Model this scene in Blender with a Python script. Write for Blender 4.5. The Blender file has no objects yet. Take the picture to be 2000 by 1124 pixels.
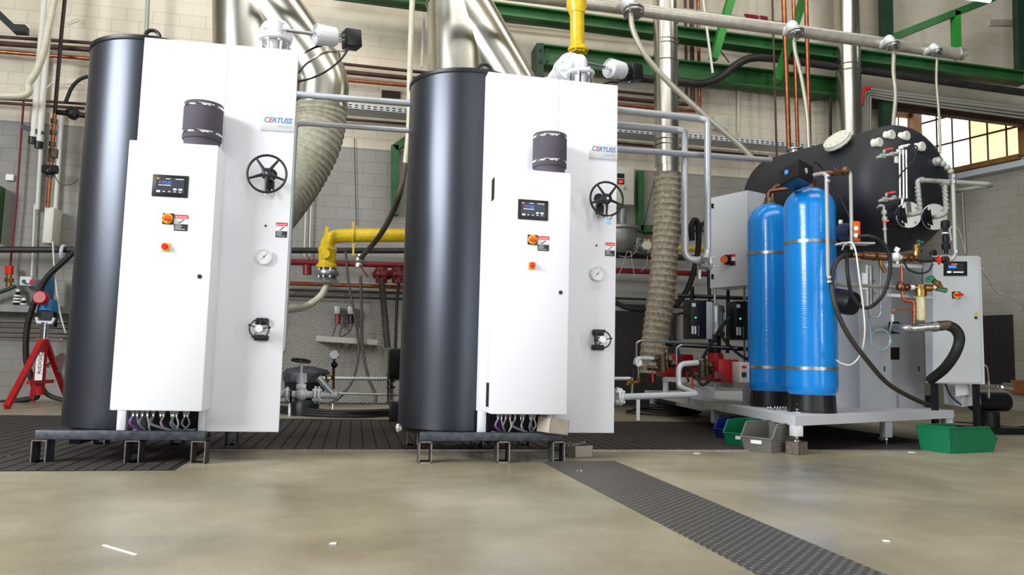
import bpy, bmesh, math, random
from math import sin, cos, pi, radians, sqrt
from mathutils import Vector, Matrix
random.seed(7)
S = bpy.context.scene
COL = S.collection
VW, VH = 2000, 1124

# ------------------------------------------------------------------ camera
CAM = Vector((0, 0, 0.575)); FPX = 1485.0; PITCH = .0954; ROLL = .0244; HEAD = radians(11.5)
fh = Vector((sin(HEAD), cos(HEAD), 0)); r0 = Vector((cos(HEAD), -sin(HEAD), 0))
FW = fh*cos(PITCH) + Vector((0, 0, sin(PITCH))); u0 = r0.cross(FW)
RT = r0*cos(ROLL) + u0*sin(ROLL); UP = u0*cos(ROLL) - r0*sin(ROLL)
cd = bpy.data.cameras.new('camera'); cam = bpy.data.objects.new('camera', cd); COL.objects.link(cam)
cd.sensor_width = 36; cd.lens = 36*FPX/VW; cd.clip_end = 200
cam.matrix_world = Matrix(((RT.x, UP.x, -FW.x, CAM.x), (RT.y, UP.y, -FW.y, CAM.y), (RT.z, UP.z, -FW.z, CAM.z), (0, 0, 0, 1)))
S.camera = cam

# ------------------------------------------------------------------ light, exposure
S.view_settings.view_transform = 'Standard'; S.view_settings.look = 'None'
S.view_settings.gamma = 1; S.view_settings.exposure = 0.35; S.view_settings.use_curve_mapping = False
wd = bpy.data.worlds.new('World'); S.world = wd; wd.use_nodes = True
wd.node_tree.nodes['Background'].inputs[0].default_value = (.93, .96, 1, 1)
wd.node_tree.nodes['Background'].inputs[1].default_value = .07
def area(name, loc, tgt, sx, sy, power, col=(1, 1, 1)):
    l = bpy.data.lights.new(name, 'AREA'); l.shape = 'RECTANGLE'; l.size = sx; l.size_y = sy; l.energy = power; l.color = col
    o = bpy.data.objects.new(name, l); COL.objects.link(o); o.location = loc
    o.rotation_euler = (Vector(tgt)-Vector(loc)).to_track_quat('-Z', 'Y').to_euler(); return o
area('window_row_left', (-8.2, -0.9, 4.4), (0, -1.2, 2.6), 6.5, 3.2, 1400, (.94, .97, 1))
area('gate_daylight', (1.2, -4.2, 1.4), (.8, 5, 1.2), 2.4, 2.4, 70, (.85, .92, 1))
area('hall_daylight', (1.5, -3.0, 4.6), (1, 5, 1.0), 6, 2.4, 70, (1, .99, .97))
area('door_gap_light', (5.5, -3.4, 2.0), (3.0, 4.9, 1.2), .28, 3.4, 110)
area('roof_light_front', (1.5, 2.4, 6.6), (1.5, 3.2, 0), 8, 1.6, 210, (1, .98, .95))
area('roof_light_back', (1, 6.6, 6.6), (1, 9.3, 3.4), 11, 1.0, 135, (1, .96, .88))

# ------------------------------------------------------------------ pixel to point
def ray(x, y): return FW + RT*((x-1000)/FPX) - UP*((y-562)/FPX)
def T(x, y, t): return CAM + ray(x, y)*t                       # at optical depth t
def Y(x, y, v):                                                # on the plane Y = v
    d = ray(x, y); return CAM + d*(v/d.y)
def Z(x, y, z=0):                                              # on the plane Z = z
    d = ray(x, y); return CAM + d*((z-CAM.z)/d.z)
def PL(x, y, p0, n):
    d = ray(x, y); return CAM + d*((p0-CAM).dot(n)/d.dot(n))
def V(P, y):                                                   # straight above P, at image row y
    # (Q-CAM).UP / (Q-CAM).FW = -(y-562)/F
    k = -(y-562)/FPX; q = P-CAM; base = Vector((q.x, q.y, 0))
    z = (k*base.dot(FW) - base.dot(UP))/(UP.z - k*FW.z); return Vector((P.x, P.y, CAM.z+z))
def depth(P): return (P-CAM).dot(FW)
def px(n, P): return n*depth(P)/FPX                            # n pixels wide at P, in metres
YW = 9.5                                                       # the back wall

# ------------------------------------------------------------------ materials
def lin(h):
    h = h.lstrip('#'); return tuple((lambda c: c/12.92 if c <= .04045 else ((c+.055)/1.055)**2.4)(int(h[i:i+2], 16)/255) for i in (0, 2, 4))
def mat(name, col, rough=.5, metal=0, noise=0, nscale=8, bump=0, bscale=60, col2=None, coat=0, trans=0, emit=None, estr=0, ior=1.45, spec=.5):
    m = bpy.data.materials.new(name); m.use_nodes = True; nt = m.node_tree; b = nt.nodes['Principled BSDF']
    c = lin(col); b.inputs['Base Color'].default_value = (*c, 1)
    b.inputs['Roughness'].default_value = rough; b.inputs['Metallic'].default_value = metal
    b.inputs['Coat Weight'].default_value = coat; b.inputs['Transmission Weight'].default_value = trans
    b.inputs['IOR'].default_value = ior; b.inputs['Specular IOR Level'].default_value = spec
    if emit: b.inputs['Emission Color'].default_value = (*lin(emit), 1); b.inputs['Emission Strength'].default_value = estr
    if noise or bump or col2:
        tc = nt.nodes.new('ShaderNodeTexCoord')
    if noise or col2:
        n = nt.nodes.new('ShaderNodeTexNoise'); n.inputs['Scale'].default_value = nscale; n.inputs['Detail'].default_value = 5
        nt.links.new(tc.outputs['Object'], n.inputs['Vector'])
        cr = nt.nodes.new('ShaderNodeValToRGB'); cr.color_ramp.elements[0].position = .35; cr.color_ramp.elements[1].position = .65
        c2 = lin(col2) if col2 else tuple(x*(1-noise) for x in c)
        cr.color_ramp.elements[0].color = (*c2, 1); cr.color_ramp.elements[1].color = (*c, 1)
        nt.links.new(n.outputs['Fac'], cr.inputs['Fac']); nt.links.new(cr.outputs['Color'], b.inputs['Base Color'])
    if bump:
        n2 = nt.nodes.new('ShaderNodeTexNoise'); n2.inputs['Scale'].default_value = bscale; nt.links.new(tc.outputs['Object'], n2.inputs['Vector'])
        bp = nt.nodes.new('ShaderNodeBump'); bp.inputs['Strength'].default_value = bump; bp.inputs['Distance'].default_value = .005 if bscale < 100 else .0003
        nt.links.new(n2.outputs['Fac'], bp.inputs['Height']); nt.links.new(bp.outputs['Normal'], b.inputs['Normal'])
    return m
M = {}
M['white'] = mat('white_powder_coat', 'e9eaef', .42, bump=.08, bscale=300)
M['jacket'] = mat('anthracite_jacket', '44474e', .33, .8, bump=.12, bscale=500, spec=.6)
M['black'] = mat('black_plastic', '15161a', .4)
M['blackm'] = mat('black_steel', '1a1c20', .45, .3, noise=.3)
M['rubber'] = mat('black_rubber', '191918', .6)
M['drum'] = mat('charcoal_foam', '55505a', .85, bump=.4, bscale=400)
M['steel'] = mat('galvanized_steel', 'b4b6b6', .33, .85, noise=.25, nscale=30)
M['chrome'] = mat('polished_steel', 'dcdcdc', .12, 1)
M['brushed'] = mat('brushed_steel', 'd8d8d4', .34, 1, noise=.1, nscale=6)
M['header'] = mat('warm_silver_paint', 'c6c1b4', .4, .5, noise=.2, nscale=15)
M['duct'] = mat('stainless_duct', 'c6c3b8', .27, 1, noise=.18, nscale=3, bump=.1, bscale=3)
M['alu'] = mat('aluminium_paint', 'bfc2c6', .38, .45, noise=.08, nscale=20)
M['castalu'] = mat('cast_silver_paint', 'dfe2e4', .4, .15, noise=.08, nscale=30)
M['darkbar'] = mat('mill_scale_steel', '565a62', .5, .6, noise=.45, nscale=25)
M['cutsteel'] = mat('raw_cut_steel', 'a79a90', .4, .8, noise=.4, nscale=60)
M['copper'] = mat('copper', 'b06a48', .3, .85, noise=.35, nscale=20)
M['rust'] = mat('brown_oxide_pipe', '5a3f38', .6, .3, noise=.45, nscale=6)
M['darkpipe'] = mat('dark_steel_pipe', '3e3a3a', .5, .4, noise=.3)
M['brass'] = mat('brass', 'a57f48', .32, .85, noise=.35, nscale=40)
M['oldbrass'] = mat('aged_bronze', '6e6350', .45, .7, noise=.4, nscale=40)
M['yellow'] = mat('yellow_enamel', 'e6c41c', .3, noise=.2, nscale=14, coat=.3)
M['red'] = mat('red_enamel', 'b3141c', .35, noise=.2, nscale=12)
M['redpipe'] = mat('dark_red_pipe', '7a1c26', .4, noise=.3, nscale=6)
M['green'] = mat('green_beam_paint', '2f6a35', .5, noise=.3, nscale=4)
M['greenb'] = mat('bright_green_paint', '2f8a35', .5, noise=.2, nscale=4)
M['greend'] = mat('dark_green_paint', '23412f', .55, noise=.3, nscale=4)
M['crateg'] = mat('green_crate_plastic', '0d7048', .45)
M['crateb'] = mat('blue_crate_plastic', '2a2f8a', .45)
M['crategr'] = mat('grey_crate_plastic', '6f6c66', .55)
M['hose'] = mat('braided_hose', 'b5b1a0', .4, .45, noise=.25, nscale=120, bump=.5, bscale=250)
M['hosew'] = mat('cream_hose', 'cfcab4', .35, noise=.15, nscale=20)
M['hosed'] = mat('braided_dark_hose', '5b544d', .55, .2, noise=.4, nscale=120)
M['hosebr'] = mat('brown_hose', '3b352c', .55, noise=.3, nscale=30)
M['flex'] = mat('grey_flex_duct', 'aaa794', .6, .1, noise=.3, nscale=25)
M['flexd'] = mat('worn_flex_duct', '9a907c', .7, noise=.45, nscale=25)
M['cond'] = mat('white_conduit', 'd8d6ce', .5)
M['condg'] = mat('grey_conduit', 'a5a69e', .5, .3)
M['boxw'] = mat('beige_box_plastic', 'cdcdc0', .5)
M['skid'] = mat('light_grey_coat', 'cfd1d4', .45, bump=.08, bscale=300)
M['cabg'] = mat('grey_cabinet_coat', 'c9cdd0', .45, bump=.1, bscale=300)
M['panel'] = mat('galvanized_panel', 'c8ccd2', .45, .12, noise=.08, nscale=5)
M['tank'] = mat('black_foam_insulation', '1d1f24', .55, bump=.15, bscale=25, spec=.5)
M['bronze'] = mat('old_bronze', '7f5943', .35, .8, noise=.4, nscale=40)
M['copperr'] = mat('new_copper', 'c4735a', .25, .85)
M['blue'] = mat('blue_device', '2877b0', .45)
M['dblue'] = mat('navy_plastic', '1d2540', .4)
M['orange'] = mat('orange_plastic', 'e0601c', .4)
M['redbtn'] = mat('red_button', 'e0261c', .35)
M['yelbtn'] = mat('yellow_plate', 'f0b414', .4)
M['redlab'] = mat('red_label', 'd8202c', .5)
M['whlab'] = mat('white_label', 'eceded', .5)
M['dklab'] = mat('dark_label', '2a2c34', .5)
M['logob'] = mat('logo_blue', '3a78bc', .5)
M['logor'] = mat('logo_red', 'd8402c', .5)
M['logog'] = mat('pale_print', '9fb2c8', .5)
M['screen'] = mat('dark_screen', '3a3d44', .25, emit='3c4048', estr=.25)
M['scrtxt'] = mat('screen_text', 'd8d8dc', .3, emit='d8d8dc', estr=.7)
M['scrblue'] = mat('screen_blue', '4a78d8', .3, emit='4a78d8', estr=.8)
M['scror'] = mat('screen_orange', 'e08040', .3, emit='e08040', estr=.8)
M['led'] = mat('green_led', '20c060', .3, emit='20e070', estr=2.5)
M['ledr'] = mat('red_led', 'ff2020', .3, emit='ff2020', estr=3)
M['dial'] = mat('dial_white', 'e8eaec', .4)
M['purple'] = mat('purple_wire', '8a5a98', .5)
M['greyw'] = mat('grey_wire', '8b8d93', .45)
M['card'] = mat('grey_cardboard', 'b3aa9c', .8, noise=.12, nscale=12)
M['paper'] = mat('paper_scrap', 'ecece8', .7)
M['filt'] = mat('clear_filter_bowl', 'd8cfa4', .2, coat=.5, trans=.25)
M['clear'] = mat('clear_tube', 'a9c4cc', .2, trans=.5)
M['wood'] = mat('pale_board', 'b5ab9c', .7, noise=.2)
M['woodb'] = mat('brown_wood', '9a5f30', .6, noise=.3)
M['hole'] = mat('dark_recess', '18130f', .9)
M['ledge'] = mat('grey_ledge', '8f8f8b', .6, noise=.2)
M['gdev'] = mat('cast_grey_regulator', '8f8f8a', .45, .5, noise=.3)
M['pane'] = mat('bright_window_pane', 'ffffff', .5, emit='fffdf6', estr=2.2)
M['panep'] = mat('peach_window_pane', 'f0d0a0', .5, emit='ffdba8', estr=1.05)
M['lamp'] = mat('lamp_tube', 'ffffff', .5, emit='f4fff0', estr=8)
M['wframe'] = mat('weathered_brown_frame', '8a6236', .6, noise=.3)
M['wbar'] = mat('rusty_glazing_bar', '6a4a34', .6, noise=.3)

def tcoord(nt): return nt.nodes.new('ShaderNodeTexCoord')
def diamond(name, col, col2, scale, rough=.4, metal=.7):
    m = mat(name, col, rough, metal); nt = m.node_tree; b = nt.nodes['Principled BSDF']; tc = tcoord(nt)
    prev = None
    for k, ang in ((0, radians(45)), (1, radians(-45))):
        mp = nt.nodes.new('ShaderNodeMapping'); mp.inputs['Rotation'].default_value = (0, ang, 0) if name != 'floor_plate' else (0, 0, ang)
        mp.inputs['Scale'].default_value = (1, 1, 1) if name != 'floor_plate' else (1, 1, 1)
        nt.links.new(tc.outputs['Object'], mp.inputs['Vector'])
        w = nt.nodes.new('ShaderNodeTexWave'); w.inputs['Scale'].default_value = scale; w.bands_direction = 'X'
        nt.links.new(mp.outputs['Vector'], w.inputs['Vector'])
        if prev:
            mm = nt.nodes.new('ShaderNodeMath'); mm.operation = 'MULTIPLY'; nt.links.new(prev, mm.inputs[0]); nt.links.new(w.outputs['Fac'], mm.inputs[1]); prev = mm.outputs[0]
        else: prev = w.outputs['Fac']
    cr = nt.nodes.new('ShaderNodeValToRGB'); cr.color_ramp.elements[0].position = .25; cr.color_ramp.elements[1].position = .6
    cr.color_ramp.elements[0].color = (*lin(col2), 1); cr.color_ramp.elements[1].color = (*lin(col), 1)
    nt.links.new(prev, cr.inputs['Fac']); nt.links.new(cr.outputs['Color'], b.inputs['Base Color'])
    bp = nt.nodes.new('ShaderNodeBump'); bp.inputs['Strength'].default_value = .8; bp.inputs['Distance'].default_value = .006
    nt.links.new(prev, bp.inputs['Height']); nt.links.new(bp.outputs['Normal'], b.inputs['Normal']); return m
M['plate'] = diamond('chequer_plate', 'aaa6a0', '827e78', 14)
M['plated'] = diamond('dark_chequer_plate', '4a4643', '34312e', 14, .5, .5)
M['floorplate'] = diamond('floor_plate', '77726b', '4d4a46', 11, .45, .3)

def wallmat(name, zpaint, cream, grey, axis, zsm=99):
    m = bpy.data.materials.new(name); m.use_nodes = True; nt = m.node_tree; b = nt.nodes['Principled BSDF']; L = nt.links.new
    tc = tcoord(nt); sp = nt.nodes.new('ShaderNodeSeparateXYZ'); L(tc.outputs['Object'], sp.inputs[0])
    cb = nt.nodes.new('ShaderNodeCombineXYZ'); L(sp.outputs[axis], cb.inputs[0]); L(sp.outputs[2], cb.inputs[1])
    br = nt.nodes.new('ShaderNodeTexBrick'); L(cb.outputs[0], br.inputs['Vector'])
    br.inputs['Scale'].default_value = 1; br.inputs['Brick Width'].default_value = .3; br.inputs['Row Height'].default_value = .15
    br.inputs['Mortar Size'].default_value = .006; br.inputs['Mortar Smooth'].default_value = .4
    br.inputs['Color1'].default_value = (1, 1, 1, 1); br.inputs['Color2'].default_value = (.96, .96, .96, 1); br.inputs['Mortar'].default_value = (.86, .86, .86, 1)
    st = nt.nodes.new('ShaderNodeMath'); st.operation = 'GREATER_THAN'; L(sp.outputs[2], st.inputs[0]); st.inputs[1].default_value = zpaint
    mx = nt.nodes.new('ShaderNodeMix'); mx.data_type = 'RGBA'; L(st.outputs[0], mx.inputs[0])
    mx.inputs[6].default_value = (*lin(grey), 1); mx.inputs[7].default_value = (*lin(cream), 1)
    n = nt.nodes.new('ShaderNodeTexNoise'); n.inputs['Scale'].default_value = 1.3; n.inputs['Detail'].default_value = 6; L(tc.outputs['Object'], n.inputs['Vector'])
    cr = nt.nodes.new('ShaderNodeValToRGB'); cr.color_ramp.elements[0].position = .3; cr.color_ramp.elements[0].color = (.8, .78, .74, 1); cr.color_ramp.elements[1].position = .6; cr.color_ramp.elements[1].color = (1, 1, 1, 1)
    L(n.outputs['Fac'], cr.inputs['Fac'])
    m1 = nt.nodes.new('ShaderNodeMix'); m1.data_type = 'RGBA'; m1.blend_type = 'MULTIPLY'; s2 = nt.nodes.new('ShaderNodeMath'); s2.operation = 'LESS_THAN'; L(sp.outputs[2], s2.inputs[0]); s2.inputs[1].default_value = zsm; L(s2.outputs[0], m1.inputs[0]); L(mx.outputs[2], m1.inputs[6]); L(br.outputs['Color'], m1.inputs[7])
    m2 = nt.nodes.new('ShaderNodeMix'); m2.data_type = 'RGBA'; m2.blend_type = 'MULTIPLY'; m2.inputs[0].default_value = 1; L(m1.outputs[2], m2.inputs[6]); L(cr.outputs['Color'], m2.inputs[7])
    L(m2.outputs[2], b.inputs['Base Color']); b.inputs['Roughness'].default_value = .75
    bp = nt.nodes.new('ShaderNodeBump'); bp.inputs['Strength'].default_value = .5; bp.inputs['Distance'].default_value = .01; L(br.outputs['Fac'], bp.inputs['Height']); bp.invert = True
    L(bp.outputs['Normal'], b.inputs['Normal']); return m
def concrete():
    m = bpy.data.materials.new('worn_concrete'); m.use_nodes = True; nt = m.node_tree; b = nt.nodes['Principled BSDF']; L = nt.links.new; tc = tcoord(nt)
    n = nt.nodes.new('ShaderNodeTexNoise'); n.inputs['Scale'].default_value = .9; n.inputs['Detail'].default_value = 8; n.inputs['Roughness'].default_value = .6; L(tc.outputs['Object'], n.inputs['Vector'])
    cr = nt.nodes.new('ShaderNodeValToRGB'); e = cr.color_ramp.elements; e[0].position = .3; e[0].color = (*lin('756c58'), 1); e[1].position = .7; e[1].color = (*lin('b5ab98'), 1)
    x = e.new(.5); x.color = (*lin('978d75'), 1); L(n.outputs['Fac'], cr.inputs['Fac'])
    n3 = nt.nodes.new('ShaderNodeTexNoise'); n3.inputs['Scale'].default_value = 90; n3.inputs['Detail'].default_value = 3; L(tc.outputs['Object'], n3.inputs['Vector'])
    c3 = nt.nodes.new('ShaderNodeValToRGB'); c3.color_ramp.elements[0].position = .25; c3.color_ramp.elements[0].color = (.8, .8, .8, 1); c3.color_ramp.elements[1].position = .7; L(n3.outputs['Fac'], c3.inputs['Fac'])
    mx = nt.nodes.new('ShaderNodeMix'); mx.data_type = 'RGBA'; mx.blend_type = 'MULTIPLY'; mx.inputs[0].default_value = 1; L(cr.outputs['Color'], mx.inputs[6]); L(c3.outputs['Color'], mx.inputs[7])
    L(mx.outputs[2], b.inputs['Base Color'])
    n2 = nt.nodes.new('ShaderNodeTexNoise'); n2.inputs['Scale'].default_value = 1.7; n2.inputs['Detail'].default_value = 6; L(tc.outputs['Object'], n2.inputs['Vector'])
    mr = nt.nodes.new('ShaderNodeMapRange'); mr.inputs[1].default_value = .3; mr.inputs[2].default_value = .7; mr.inputs[3].default_value = .26; mr.inputs[4].default_value = .5
    L(n2.outputs['Fac'], mr.inputs[0]); L(mr.outputs[0], b.inputs['Roughness']); return m
M['concrete'] = concrete()
def bluemat():
    m = mat('blue_wound_vessel', '0f86dc', .22, coat=.4); nt = m.node_tree; b = nt.nodes['Principled BSDF']; L = nt.links.new; tc = tcoord(nt)
    mp = nt.nodes.new('ShaderNodeMapping'); mp.inputs['Scale'].default_value = (4, 4, 60); L(tc.outputs['Object'], mp.inputs[0])
    n = nt.nodes.new('ShaderNodeTexNoise'); n.inputs['Scale'].default_value = 2.2; n.inputs['Detail'].default_value = 3; L(mp.outputs[0], n.inputs['Vector'])
    bp = nt.nodes.new('ShaderNodeBump'); bp.inputs['Strength'].default_value = .35; bp.inputs['Distance'].default_value = .003; L(n.outputs['Fac'], bp.inputs['Height'])
    L(bp.outputs['Normal'], b.inputs['Normal']); L(bp.outputs['Normal'], b.inputs['Coat Normal']); return m
M['vessel'] = bluemat()

# ------------------------------------------------------------------ mesh builder
def frame(ax):
    ax = Vector(ax).normalized(); h = Vector((0, 0, 1)) if abs(ax.z) < .9 else Vector((1, 0, 0))
    a = ax.cross(h).normalized(); return a, ax.cross(a).normalized()
def bend(pts, rad=.05, n=6):                                   # rounded corners
    pts = [Vector(p) for p in pts]; out = [pts[0]]
    for i in range(1, len(pts)-1):
        a, b, c = pts[i-1], pts[i], pts[i+1]; u = (a-b); v = (c-b); r = min(rad, u.length*.49, v.length*.49)
        p, q = b+u.normalized()*r, b+v.normalized()*r
        for k in range(n+1):
            t = k/n; out.append(p*(1-t)**2+b*2*t*(1-t)+q*t*t)
    out.append(pts[-1]); return out
def spline(pts, n=8):
    P = [Vector(p) for p in pts]; P = [P[0]*2-P[1]]+P+[P[-1]*2-P[-2]]; out = []
    for i in range(1, len(P)-2):
        for k in range(n):
            t = k/n; a, b, c, d = P[i-1:i+3]
            out.append(.5*((2*b)+(c-a)*t+(2*a-5*b+4*c-d)*t*t+(3*b-a-3*c+d)*t**3))
    out.append(P[-2]); return out
class MB:
    def __init__(s): s.v = []; s.f = []; s.m = []
    def add(s, vs, fs, mi=0):
        o = len(s.v); s.v += [Vector(v) for v in vs]; s.f += [tuple(i+o for i in f) for f in fs]; s.m += [mi]*len(fs); return s
    def hexa(s, p, mi=0):                                       # 8 points: bottom loop, top loop
        return s.add(p, [(3, 2, 1, 0), (4, 5, 6, 7), (0, 1, 5, 4), (1, 2, 6, 5), (2, 3, 7, 6), (3, 0, 4, 7)], mi)
    def box(s, a, b, bev=0, mi=0):
        x0, y0, z0 = a; x1, y1, z1 = b
        p = [(x0, y0, z0), (x1, y0, z0), (x1, y1, z0), (x0, y1, z0), (x0, y0, z1), (x1, y0, z1), (x1, y1, z1), (x0, y1, z1)]
        if not bev: return s.hexa(p, mi)
        return s._bev([Vector(q) for q in p], bev, mi)
    def _bev(s, p, bev, mi):
        bm = bmesh.new(); vs = [bm.verts.new(q) for q in p]
        for f in [(3, 2, 1, 0), (4, 5, 6, 7), (0, 1, 5, 4), (1, 2, 6, 5), (2, 3, 7, 6), (3, 0, 4, 7)]: bm.faces.new([vs[i] for i in f])
        bmesh.ops.bevel(bm, geom=bm.edges[:], offset=bev, segments=2, affect='EDGES', profile=.5)
        bm.verts.index_update(); s.add([v.co.copy() for v in bm.verts], [[v.index for v in f.verts] for f in bm.faces], mi); bm.free(); return s
    def obox(s, c, ux, uy, uz, bev=0, mi=0):                    # centre and half-vectors
        c, ux, uy, uz = map(Vector, (c, ux, uy, uz))
        p = [c+ux*a+uy*b+uz*d for d in (-1, 1) for a, b in ((-1, -1), (1, -1), (1, 1), (-1, 1))]
        return s._bev(p, bev, mi) if bev else s.hexa(p, mi)
    def prism(s, poly, vec, mi=0):
        n = len(poly); v = Vector(vec); P = [Vector(p) for p in poly]
        return s.add(P+[p+v for p in P], [tuple(range(n-1, -1, -1)), tuple(range(n, 2*n))]+[(i, (i+1) % n, (i+1) % n+n, i+n) for i in range(n)], mi)
    def bar(s, a, b, w, h, up=(0, 0, 1), mi=0, bev=0):          # beam from a to b, w across, h along up
        a, b = Vector(a), Vector(b); d = (b-a).normalized(); u = Vector(up); u = (u-d*u.dot(d)).normalized(); sd = d.cross(u)
        return s.obox((a+b)/2, (b-a)/2, sd*w/2, u*h/2, bev, mi)
    def tube(s, pts, r, n=12, mi=0, caps=True):
        P = [Vector(p) for p in pts]; Q = [P[0]]; R = [r[0] if isinstance(r, (list, tuple)) else r]
        for i in range(1, len(P)):
            if (P[i]-Q[-1]).length > 1e-5: Q.append(P[i]); R.append(r[i] if isinstance(r, (list, tuple)) else r)
        P = Q; vs = []; fs = []; t0 = (P[1]-P[0]).normalized(); a, b = frame(t0)
        for i, p in enumerate(P):
            t = (P[min(i+1, len(P)-1)]-P[max(i-1, 0)])
            t = t.normalized() if t.length > 1e-7 else t0
            q = t0.rotation_difference(t); a = q @ a; a = (a-t*a.dot(t)).normalized(); b = t.cross(a); t0 = t
            vs += [p+(a*cos(2*pi*k/n)+b*sin(2*pi*k/n))*R[i] for k in range(n)]
        for i in range(len(P)-1):
            for k in range(n): fs.append((i*n+k, i*n+(k+1) % n, (i+1)*n+(k+1) % n, (i+1)*n+k))
        if caps: fs += [tuple(range(n-1, -1, -1)), tuple(range((len(P)-1)*n, len(P)*n))]
        return s.add(vs, fs, mi)
    def cyl(s, a, b, r, n=20, mi=0, r2=None): return s.tube([a, b], r if r2 is None else [r, r2], n, mi)
    def lathe(s, prof, o=(0, 0, 0), ax=(0, 0, 1), n=32, mi=0):  # prof: (radius, height) pairs
        o = Vector(o); ax = Vector(ax).normalized(); a, b = frame(ax); vs = []; fs = []
        for r, h in prof: vs += [o+ax*h+(a*cos(2*pi*k/n)+b*sin(2*pi*k/n))*max(r, 1e-5) for k in range(n)]
        m = len(prof)
        for i in range(m-1):
            for k in range(n): fs.append((i*n+(k+1) % n, i*n+k, (i+1)*n+k, (i+1)*n+(k+1) % n))
        fs += [tuple(range(n)), tuple(range(m*n-1, (m-1)*n-1, -1))]
        return s.add(vs, fs, mi)
    def torus(s, c, ax, R, r, n=32, k=8, mi=0, a0=0, a1=2*pi):
        c = Vector(c); a, b = frame(ax); full = abs(a1-a0-2*pi) < 1e-6
        pts = [c+(a*cos(a0+(a1-a0)*i/n)+b*sin(a0+(a1-a0)*i/n))*R for i in range(n+1)]
        return s.tube(pts, r, k, mi, caps=not full)
    def ball(s, c, r, n=12, mi=0, ax=(0, 0, 1), sq=1):
        return s.lathe([(r*sin(pi*i/8), -r*sq*cos(pi*i/8)) for i in range(9)], c, ax, n, mi)
    def flange(s, c, ax, r, th, bolts=8, br=None, mi=0, mb=0, n=32):
        c = Vector(c); ax = Vector(ax).normalized(); s.lathe([(r*.97, -th/2), (r, -th*.35), (r, th*.35), (r*.97, th/2)], c, ax, n, mi)
        a, b = frame(ax); br = br or r*.1
        for k in range(bolts):
            t = 2*pi*(k+.5)/bolts; p = c+(a*cos(t)+b*sin(t))*r*.78; s.cyl(p-ax*th*1.1, p+ax*th*1.1, br, 6, mb)
        return s
    def nut(s, c, ax, r, l, mi=0): c = Vector(c); ax = Vector(ax).normalized(); return s.cyl(c-ax*l/2, c+ax*l/2, r, 6, mi)
    def disc(s, c, ax, r, th=.002, mi=0, n=24): c = Vector(c); ax = Vector(ax).normalized(); return s.cyl(c-ax*th/2, c+ax*th/2, r, n, mi)
    def text(s, txt, o, ux, uy, size, shear=0, mi=0, colors=None, width=None, bold=0):
        cu = bpy.data.curves.new('t', 'FONT'); cu.size = 1; cu.shear = shear; cu.extrude = .01; cu.offset = bold
        x = 0; ux = Vector(ux).normalized(); uy = Vector(uy).normalized(); uz = ux.cross(uy); o = Vector(o); adv = []
        cu.body = txt; ob = bpy.data.objects.new('t', cu)
        me = None
        def mesh_of(body):
            cu.body = body; COL.objects.link(ob); bpy.context.view_layer.update()
            me = bpy.data.meshes.new_from_object(ob.evaluated_get(bpy.context.evaluated_depsgraph_get())); COL.objects.unlink(ob); return me
        full = mesh_of(txt); W = max(v.co.x for v in full.vertices) if full.vertices else 1
        sc = size if not width else width/W; sy = size
        runs = colors or [(0, len(txt), mi)]
        for a, b, k in runs:
            pre = mesh_of(txt[:b]); xb = max(v.co.x for v in pre.vertices); me = mesh_of(txt[a:b]); dx = xb-max(v.co.x for v in me.vertices)
            s.add([o+ux*((v.co.x+dx)*sc)+uy*(v.co.y*sy)+uz*(v.co.z*.05) for v in me.vertices], [tuple(p.vertices) for p in me.polygons], k)
        bpy.data.objects.remove(ob); return s
OFF = {}
def tags(o, label=None, cat=None, group=None, kind=None):
    for k, v in (('label', label), ('category', cat), ('group', group), ('kind', kind)):
        if v: o[k] = v
    return o
def build(mb, name, mats, parent=None, label=None, cat=None, group=None, kind=None, smooth=32, origin=None):
    if not isinstance(mats, (list, tuple)): mats = [mats]
    off = OFF[parent] if parent else origin
    if off is None and not parent:
        xs = [v.x for v in mb.v]; ys = [v.y for v in mb.v]; zs = [v.z for v in mb.v]
        off = Vector(((min(xs)+max(xs))/2, (min(ys)+max(ys))/2, min(zs)))
    me = bpy.data.meshes.new(name); used = sorted({i for f in mb.f for i in f}); mp = {i: k for k, i in enumerate(used)}
    me.from_pydata([mb.v[i]-off for i in used], [], [tuple(mp[i] for i in f) for f in mb.f])
    for m in mats: me.materials.append(M[m] if isinstance(m, str) else m)
    me.polygons.foreach_set('material_index', mb.m); me.update()
    if smooth: me.shade_smooth(); me.set_sharp_from_angle(angle=radians(smooth))
    o = bpy.data.objects.new(name, me); COL.objects.link(o)
    if parent: o.parent = parent; OFF[o] = OFF[parent]
    else: o.location = off; OFF[o] = off
    return tags(o, label, cat, group, kind)
def thing(name, label, cat, loc, group=None, local=False, rot=0):
    o = bpy.data.objects.new(name, None); COL.objects.link(o); o.location = loc; o.rotation_euler = (0, 0, rot); o.empty_display_size = .1
    OFF[o] = Vector((0, 0, 0)) if local else Vector(loc); return tags(o, label, cat, group)
def dup(o, loc=None, rot=None, label=None, parent=None, group=None):
    c = o.copy(); COL.objects.link(c); OFF[c] = OFF[o]
    if parent: c.parent = parent
    for ch in list(o.children): dup(ch, parent=c)
    if loc is not None: c.location = loc
    if rot is not None: c.rotation_euler = (0, 0, rot)
    if label: c['label'] = label
    if group: c['group'] = group
    return c
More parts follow.
